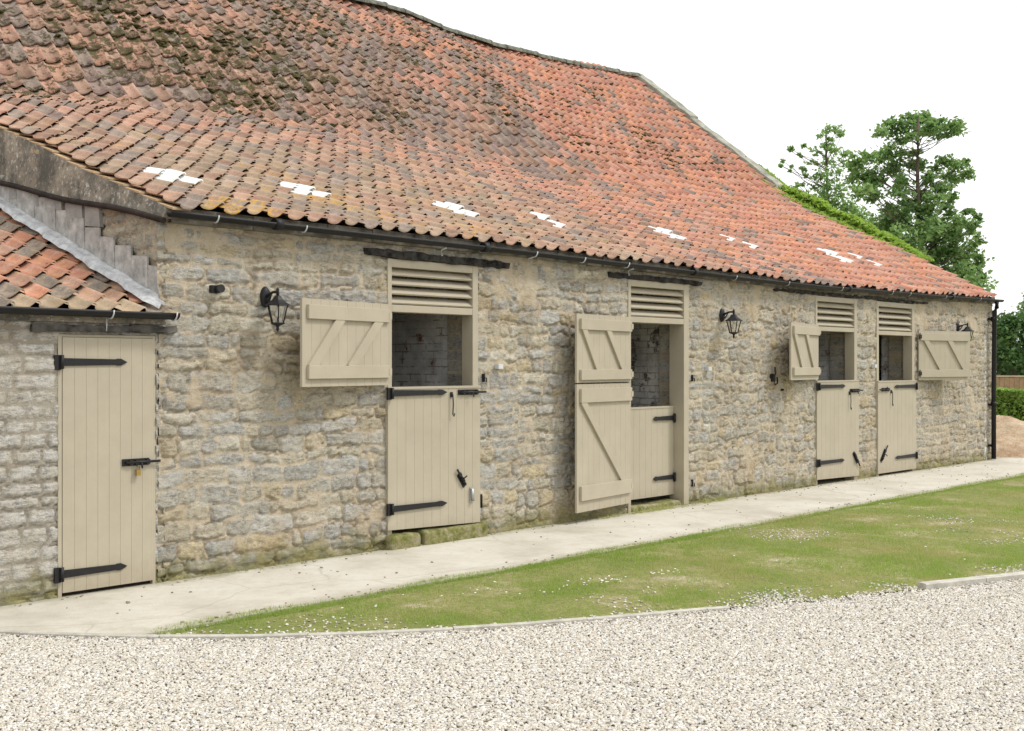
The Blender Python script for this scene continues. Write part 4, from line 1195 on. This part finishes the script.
# white daisies and petals in clusters
cs = []
for (cx, cy, n, s) in ((2.0, -2.35, 26, .22), (2.45, -2.45, 30, .10), (3.0, -2.55, 26, .09), (.6, -1.9, 10, .25), (1.4, -2.0, 12, .3), (4.0, -3.0, 8, .6), (5.5, -3.5, 12, 1.0), (6.3, -2.8, 8, .8)):
    for _ in range(int(n*.6)):
        cs.append((cx+random.gauss(0, s), cy+random.gauss(0, s*.5), .012))
cs = [c for c in cs if c[1] < -1.6 and c[1] > float(edge_y(c[0]))+.08]
Vd, Fd = blobs(cs, [random.uniform(.004, .009) for _ in cs], .35)
o = np_mesh('daisies', Vd, Fd, M['flower']); tag(o, 'scattered tiny white daisies in the grass verge', 'flowers', kind='stuff')
# crumbs of stone and dead leaf on the path
cs = [(random.uniform(-1.2, 15), random.choice((random.uniform(-1.48, -.1), -1.5+abs(random.gauss(0, .08)), -.04-abs(random.gauss(0, .06)))), .004) for _ in range(420)]
cs = [c for c in cs if c[1] > float(edge_y(c[0]))+.03]
Vd, Fd = blobs(cs, [random.uniform(.004, .012) for _ in cs], .5)
o = np_mesh('path_crumbs', Vd, Fd, simple('stone_crumbs', (.30, .25, .18), .9, .1, .6, 3)); tag(o, 'loose crumbs and dead leaf bits scattered on the concrete path', 'debris', kind='stuff')
# dry weeds at the foot of the wall by the second doorway
def weeds(x, y):
    return sstep(.25, .6, fbm(x, y, 3, 71, 3))*np.where((x > 5.2) & (x < 7.9), 1, .10)
r = np.random.RandomState(8); n = 9000; x = r.uniform(.1, 16.1, n); y = r.uniform(-.13, -.01, n); k = r.rand(n) < weeds(x, y)
x, y = x[k], y[k]
x0 = x; n = len(x); h = r.uniform(.01, .05, n)*np.where((x > 5.9) & (x < 7.6), 1.4, .6); b = r.uniform(0, 6.28, n); w = .0035
V = np.stack([np.stack([x-w, y, 0*x], 1), np.stack([x+w, y, 0*x], 1), np.stack([x+h*np.cos(b), np.minimum(y+h*np.sin(b)*.7, -.01), h], 1)], 1).reshape(-1, 3)
o = np_mesh('wall_foot_weeds', V, np.arange(3*n).reshape(-1, 3), M['blade'], attrs={'lr': np.repeat(r.uniform(0, .8, n), 3)}); tag(o, 'dry weeds and moss along the foot of the barn wall', 'weeds', kind='stuff')

# ------------------------------------------------------------------ vegetation
CAM = Vector((-4.67, -8.10, 1.65)); FW = Vector((.7275, .686, 0)); RT = Vector((.686, -.7275, 0))
def place(px, py, dep):
    return CAM + FW*dep + RT*((px-512)/1180*dep) + Vector((0, 0, (365.5-py)/1180*dep))
def leaves(pts, size, rs, up=.4):
    """pts (n,3) -> bent leaf quads as two triangles each"""
    n = len(pts); nrm = rs.normal(size=(n, 3)); nrm[:, 2] = np.abs(nrm[:, 2])+up; nrm /= np.linalg.norm(nrm, axis=1)[:, None]
    t = rs.normal(size=(n, 3)); t -= (t*nrm).sum(1)[:, None]*nrm; t /= np.linalg.norm(t, axis=1)[:, None]
    b = np.cross(nrm, t); s = size*rs.uniform(.6, 1.3, n)[:, None]
    V = np.stack([pts-t*s*.6, pts+b*s*.38-nrm*s*.06, pts+t*s*.6-nrm*s*.12, pts-b*s*.38-nrm*s*.06], 1).reshape(-1, 3)
    return V, np.arange(4*n).reshape(-1, 4)
def crown(name, clumps, dens, size, mat, parent, seed, sub=6, shade=None):
    rs = np.random.RandomState(seed); P = []; LR = []
    for (c, rx, rz, ry) in clumps:
        ns = max(2, int(sub*rs.uniform(.7, 1.3)))
        tone = rs.uniform(-.25, .25)
        for _ in range(ns):
            d = rs.normal(size=3); d /= np.linalg.norm(d); q = rs.uniform(.25, 1.0)
            cc = np.array(c) + d*np.array([rx, ry, rz])*q*.85; rr = np.array([rx, ry, rz])*rs.uniform(.4, .85)
            m_ = int(dens*rr[0]*rr[2]*4.0)+5
            g = rs.normal(size=(m_, 3)); g /= np.linalg.norm(g, axis=1)[:, None]; g *= rs.uniform(.1, 1.25, (m_, 1))**.8
            P.append(cc + g*rr); LR.append(np.clip(.5+tone+rs.uniform(-.3, .3, m_)+.15*rs.normal(), 0, 1))
        m_ = int(dens*rx*rz*1.1)+3
        P.append(np.array(c) + rs.normal(size=(m_, 3))*np.array([rx, ry, rz])*.5); LR.append(np.clip(.5+tone+rs.uniform(-.3, .3, m_), 0, 1))
    P = np.concatenate(P); LR = np.concatenate(LR)
    V, F = leaves(P, size, rs)
    return np_mesh(name, V, F, mat, parent, attrs={'lr': np.repeat(LR, 4)})
def tree(label, base, clumps, trunk_px, dens, size, mat, seed, group=None, tr=.13, sub=6):
    T = empty('tree', base); tag(T, label, 'tree', group)
    rel = [((c[0]-base[0], c[1]-base[1], c[2]-base[2]), rx, rz, ry) for (c, rx, rz, ry) in clumps]
    crown('crown', rel, dens, size, mat, T, seed, sub)
    mb = MB(); top = trunk_px; H = top[2]; rs = random.Random(seed)
    def axis(z): t = z/H; return Vector((top[0]*t + .12*math.sin(z*.9+seed), top[1]*t, z))
    zs = [H*i/14 for i in range(15)]
    mb.tube([axis(z) for z in zs], [tr*(1-.82*z/H)+.012 for z in zs], 8)
    for (c, rx, rz, ry) in rel:
        c = Vector(c); z0 = max(.5, min(H*.97, c.z - .55*math.hypot(c.x-axis(c.z if c.z < H else H).x, c.y) - .1))
        a = axis(z0); mid = a.lerp(c, .55) + Vector((rs.uniform(-.1, .1), rs.uniform(-.1, .1), rs.uniform(-.12, .05)))
        r0 = tr*(1-.82*z0/H)*.28+.006
        mb.tube([a, a.lerp(mid, .5)+Vector((0, 0, rs.uniform(-.05, .05))), mid, c], [r0, r0*.75, r0*.5, .008], 6, cap=False)
    mb.build('trunk', M['bark'], T); return T
# big layered tree beyond the right gable: outline read from the photograph, real depth of its own
def px_clumps(lst, dep, seed, dspread):
    r = random.Random(seed); out = []
    for (cx, cy, rx, ry) in lst:
        px, py = 770+cx/3.32, 90+cy/3.32; dd = dep + r.uniform(-dspread, dspread)
        p = place(px, py, dd); s = dd/1180/3.32
        out.append(((p.x, p.y, p.z), rx*s, ry*s*1.3, max(rx, ry)*s*1.1))
        if r.random() < .7:
            q = place(px+r.uniform(-.9, .9)*rx/3.32, py+r.uniform(-1.1, 1.1)*ry/3.32, dd+r.uniform(-dspread, dspread)); out.append(((q.x, q.y, q.z), rx*s*.45, ry*s*.6, rx*s*.5))
    return out
big = [(365,130,32,20),(400,118,36,18),(430,135,40,20),(470,100,36,18),(505,98,36,20),(545,112,40,20),(590,118,40,20),(625,138,22,18),(560,150,40,14),(470,150,36,16),(520,140,36,14),(430,165,26,12),
  (385,205,36,20),(430,235,46,24),(400,262,34,22),(470,250,40,20),(370,235,22,20),(480,205,22,10),(590,238,36,16),(625,250,34,18),(650,285,30,16),(600,285,44,22),(555,262,22,18),(530,300,26,20),(575,325,40,20),
  (290,240,36,26),(335,225,28,22),(270,285,30,30),(320,290,40,28),(300,335,44,24),(360,300,28,24),(345,350,34,20),(440,300,36,26),(450,345,38,20),(515,345,30,22),(560,365,34,18),(610,355,24,14),(475,385,36,26),(530,400,40,22),(655,402,16,10),
  (590,400,30,18),(630,440,34,18),(560,440,50,26),(610,470,50,26),(690,425,16,16),(675,455,26,20),(690,490,20,20),(440,420,46,30),(400,400,36,24),(380,440,50,30),(480,450,56,36),(540,490,60,36),(620,510,56,36),(670,520,34,30),
  (460,510,60,40),(560,545,66,40),(640,560,56,34),(695,560,20,24),(540,590,60,40),(620,610,60,36),(680,600,36,28),(705,625,16,26),(600,650,70,36),(670,650,50,34),(480,560,60,40),(400,500,60,40),(700,665,20,20),(560,700,90,50),(460,640,80,50),(640,720,70,50),(520,780,100,60),(380,600,60,60)]
b0 = place(925, 365, 33); base = (b0.x, b0.y, -.05)
tp = place(918, 118, 33)
tree('tall broad-leaved tree with layered foliage and a bare trunk showing, behind the right gable', base, px_clumps(big, 33, 1, .9), (tp.x-base[0], tp.y-base[1], tp.z+.05), 270, .12, M['leaf_tree'], 5, 'trees behind the barn', .12, 5)
left = [(165,150,20,14),(200,128,30,12),(235,145,18,14),(180,180,24,12),(215,205,30,12),(252,212,18,8),(205,165,14,8),(155,205,20,12),(140,235,22,12),(190,235,34,16),(240,240,20,12),(112,185,9,6),(68,195,13,7),(100,215,8,6),(42,235,6,6),(38,252,8,5),(72,252,8,5),(66,268,6,4),(108,262,14,8),(120,285,12,8),
  (165,275,28,16),(215,285,34,20),(150,315,22,14),(195,325,36,20),(240,330,30,20),(95,318,20,8),(75,330,10,6),(120,350,24,12),(165,362,34,18),(215,372,44,22),(265,385,46,26),(190,400,40,20),(240,420,50,26),(300,420,56,34),(350,450,56,36),(150,400,30,16),(320,480,50,30),(250,470,60,40),(180,460,50,40),(270,560,90,60),(160,560,60,50)]
b0 = place(822, 365, 37); base2 = (b0.x, b0.y, -.05); tp = place(828, 130, 37)
tree('slender paler tree with sparse airy top, left of the tall tree', base2, px_clumps(left, 37, 2, .9), (tp.x-base2[0], tp.y-base2[1], tp.z+.05), 220, .10, M['leaf_pale'], 9, 'trees behind the barn', .085, 5)

# bushy trees beyond the fence at the right
def bush(label, px, dep, top_py, rw, mat, seed, group, size=.14):
    b = place(px, 365.5, dep); h = 1.65 + (365.5-top_py)/1180*dep
    rs = random.Random(seed); cl = []
    for i in range(46):
        z = rs.uniform(.12, .96)*h; rr = rw*(1-.55*abs(z/h-.4)*1.6)
        a = rs.uniform(0, 2*PI); q = rs.uniform(.2, .9)**.6*rr
        s = rs.uniform(.28, .5)*rw*.75
        cl.append(((b.x+q*math.cos(a), b.y+q*math.sin(a), min(z, h-s*.6)), s, s*.75, s))
    return tree(label, (b.x, b.y, -.05), cl, (0, 0, h*.8), 130, size, mat, seed, group, .13, 6)
bush('dark green bushy tree just right of the downpipe beyond the fence', 1014, 42, 307, 1.5, M['leaf_dark'], 21, 'bushy trees beyond the fence')
bush('rounded green tree at the right edge beyond the fence', 1062, 46, 296, 2.3, M['leaf_tree'], 22, 'bushy trees beyond the fence')
bush('low dark shrub behind the fence beside the barn corner', 992, 46, 338, 1.5, M['leaf_dark'], 23, 'bushy trees beyond the fence')
bush('large green tree outside the right edge', 1140, 48, 280, 2.8, M['leaf_dark'], 24, 'bushy trees beyond the fence')

# hedge in front of the fence
def hedge():
    a = place(985, 365.5, 28); b = place(1130, 365.5, 26); a.z = b.z = 0
    rs = np.random.RandomState(4); n = 15000; t = rs.rand(n); d = (b-a); L = d.length; dn = d/L; pn = Vector((-dn.y, dn.x, 0))
    top = 1.06; w = .45
    # leaves mostly near the skin
    s = rs.uniform(-1, 1, n); zz = rs.rand(n); skin = rs.rand(n)
    off = np.where(skin < .6, np.sign(s)*w*(1-.15*rs.rand(n)), s*w); z = np.where(skin < .6, zz*top, top*(1-.12*rs.rand(n)))
    bump_ = .16*(fbm(t*L, z, 1.6, 3, 3)-.5); off = off+np.sign(off)*bump_; z = z*(1+.9*(fbm(t*L, off*0, 1.2, 6, 3)-.5)*.25)
    P = np.stack([a.x+dn.x*t*L+pn.x*off, a.y+dn.y*t*L+pn.y*off, z+.02], 1)
    V, F = leaves(P, .075, rs)
    o = np_mesh('foliage', V, F, M['leaf_hedge'], attrs={'lr': np.repeat(rs.rand(n), 4)})
    root = empty('hedge', (a.x, a.y, 0)); tag(root, 'clipped bright green hedge in front of the wooden fence at the right', 'hedge')
    o.parent = root; o.location = (-a.x, -a.y, 0)
    mb = MB(); 
    R = Matrix.Rotation(math.atan2(dn.y, dn.x), 4, 'Z')
    mb.box(.05, L-.05, -.30, .30, 0, .9, R); mb.build('stems', simple('hedge_core', (.06, .085, .03), 1, .05, .4, 6, .05, 10), root)
hedge()
def fence():
    a = place(975, 365.5, 31); b = place(1130, 365.5, 30); a.z = b.z = 0
    d = (b-a); L = d.length; R = Matrix.Rotation(math.atan2(d.y, d.x), 4, 'Z')
    root = empty('wooden_fence', a); tag(root, 'close-boarded wooden fence above the hedge at the right edge', 'fence')
    mb = MB(); x = 0
    while x < L:
        w = .12; mb.box(x, x+w-.006, 0, .02, .05, 1.34+random.uniform(-.006, .006), R); x += w
    mb.build('boards', M['wood'], root)
    mb = MB(); mb.box(0, L, -.03, .05, 1.352, 1.39, R); mb.build('capping_rail', simple('pale_rail', (.50, .42, .30), .9, .1), root)
    x = .1
    while x < L:
        mb = MB(); mb.box(x, x+.09, -.10, -.004, 0, 1.345, R); mb.build('post', M['wood'], root); x += 1.8
fence()
# climber spilling over the right gable verge
rs = np.random.RandomState(14); n = 15000
v = rs.uniform(1.3, 5.0, n)
th_ = np.interp(v, [1.3, 1.9, 2.6, 3.4, 3.9, 4.4, 5.0], [.03, .14, .24, .26, .18, .06, .02])*(.55+.9*fbm(v, v*0, 2.6, 8, 3))
top = rs.rand(n)
x = np.where(top < .55, rs.uniform(16.30, 16.75, n) , 16.55+rs.normal(0, .12, n)); hz = rs.uniform(-.25, 1, n)
z = RZ(np.full(n, 16.25), v) + th_*hz*np.sqrt(np.clip(1-((x-16.48)/.34)**2, .05, 1)) + .02
lowr = rs.rand(n) < .35; z = np.where(lowr, rs.uniform(.2, 1, n)*z, z); x = np.where(lowr, rs.uniform(16.32, 16.5, n), x)
spill = rs.rand(n) < .10; x = np.where(spill & ~lowr, rs.uniform(16.0, 16.3, n), x); z = np.where(spill & ~lowr, RZ(x, v)+rs.uniform(.03, .10, n)*(th_/.3), z)
V, F = leaves(np.stack([x, v, z], 1), .085, rs, .8)
ivy = empty('climbing_plant', (16.5, 3.5, 0)); tag(ivy, 'bright green climber spilling over the right gable edge of the roof', 'climber')
o = np_mesh('foliage', V, F, M['leaf_ivy'], ivy, attrs={'lr': np.repeat(rs.rand(n), 4)}); o.location = (-16.5, -3.5, 0)
mb = MB()
for q in range(7):
    v0 = 2.2+q*.5; pts = [(0.0-.16+.04*math.sin(z*3+q), v0-3.5+.15*math.sin(z*2+q*2), z) for z in np.linspace(0, float(RZ(16.2, v0))+.02, 9)]
    mb.tube(pts, [.03-.002*i for i in range(9)], 6)
mb.build('stem', M['bark'], ivy)

# sand heap beyond the barn corner
c0 = Vector((18.35, .75, 0)); n = 46; g_ = np.linspace(-1.9, 1.9, n); XX, YY = np.meshgrid(g_, g_); r_ = np.hypot(XX, YY*.95)
Zp = .74*np.clip(1-r_/1.75, 0, 1)**.85
Zp = Zp*(1+.35*(fbm(XX+9, YY+9, 1.6, 3, 4)-.5)) + .07*(fbm(XX, YY, 6, 4, 3)-.5)*(r_ < 1.7) - .03*(r_ > 1.65)
P = np.stack([XX.ravel(), YY.ravel(), Zp.ravel()], 1); idx = np.arange(n*n).reshape(n, n)
Q = np.stack([idx[:-1, :-1], idx[:-1, 1:], idx[1:, 1:], idx[1:, :-1]], 2).reshape(-1, 4)
o = np_mesh('sand_heap', P, Q, M['sand'], smooth=True); o.location = c0; tag(o, 'heap of brown sand and rubble beside the hedge past the barn corner', 'sand heap')

# ------------------------------------------------------------------ camera, light, world
cam = bpy.data.cameras.new('camera'); cam.sensor_width = 36; cam.lens = 36*1180/1024; cam.clip_end = 900; cam.clip_start = .05
co = bpy.data.objects.new('camera', cam); COL.objects.link(co); co.location = CAM
co.rotation_euler = (PI/2, 0, -math.atan2(.7275, .686)); scene.camera = co

EL = math.radians(52); AZ = math.atan2(.62, -.78)     # compass direction of the sun: x (east) .62, y (north) -.78
sd = Vector((math.cos(EL)*math.sin(AZ), math.cos(EL)*math.cos(AZ), math.sin(EL)))
sun = bpy.data.lights.new('sun', 'SUN'); sun.energy = 1.5; sun.angle = math.radians(10); sun.color = (1, .965, .91)
so = bpy.data.objects.new('sun', sun); COL.objects.link(so); so.rotation_euler = sd.to_track_quat('Z', 'Y').to_euler()
w = bpy.data.worlds.new('World'); scene.world = w; w.use_nodes = True; nt = w.node_tree
bg = nt.nodes['Background']; sk = nt.nodes.new('ShaderNodeTexSky'); sk.sky_type = 'NISHITA'; sk.sun_disc = False
sk.sun_elevation = EL; sk.sun_rotation = AZ; sk.air_density = 1; sk.dust_density = 3; sk.ozone_density = 1
hs = nt.nodes.new('ShaderNodeHueSaturation'); hs.inputs['Saturation'].default_value = .35; nt.links.new(sk.outputs[0], hs.inputs['Color'])
# thin overcast: a bright, even cloud layer over the blue
tc = nt.nodes.new('ShaderNodeTexCoord'); no = nt.nodes.new('ShaderNodeTexNoise'); no.inputs['Scale'].default_value = 1.6; no.inputs['Detail'].default_value = 6
nt.links.new(tc.outputs['Generated'], no.inputs['Vector'])
rp = nt.nodes.new('ShaderNodeValToRGB'); rp.color_ramp.elements[0].color = (8.5, 8.5, 8.45, 1); rp.color_ramp.elements[1].color = (10.3, 10.25, 10.1, 1)
nt.links.new(no.outputs['Fac'], rp.inputs[0])
mx = nt.nodes.new('ShaderNodeMix'); mx.data_type = 'RGBA'; mx.inputs[0].default_value = .8
nt.links.new(hs.outputs[0], mx.inputs[6]); nt.links.new(rp.outputs[0], mx.inputs[7]); nt.links.new(mx.outputs[2], bg.inputs['Color'])
bg.inputs['Strength'].default_value = .106
vs = scene.view_settings; vs.view_transform = 'Standard'; vs.look = 'None'; vs.gamma = 1; vs.exposure = .55; vs.use_curve_mapping = False
scene.render.engine = 'CYCLES'
scene.cycles.max_bounces = 8; scene.cycles.diffuse_bounces = 6
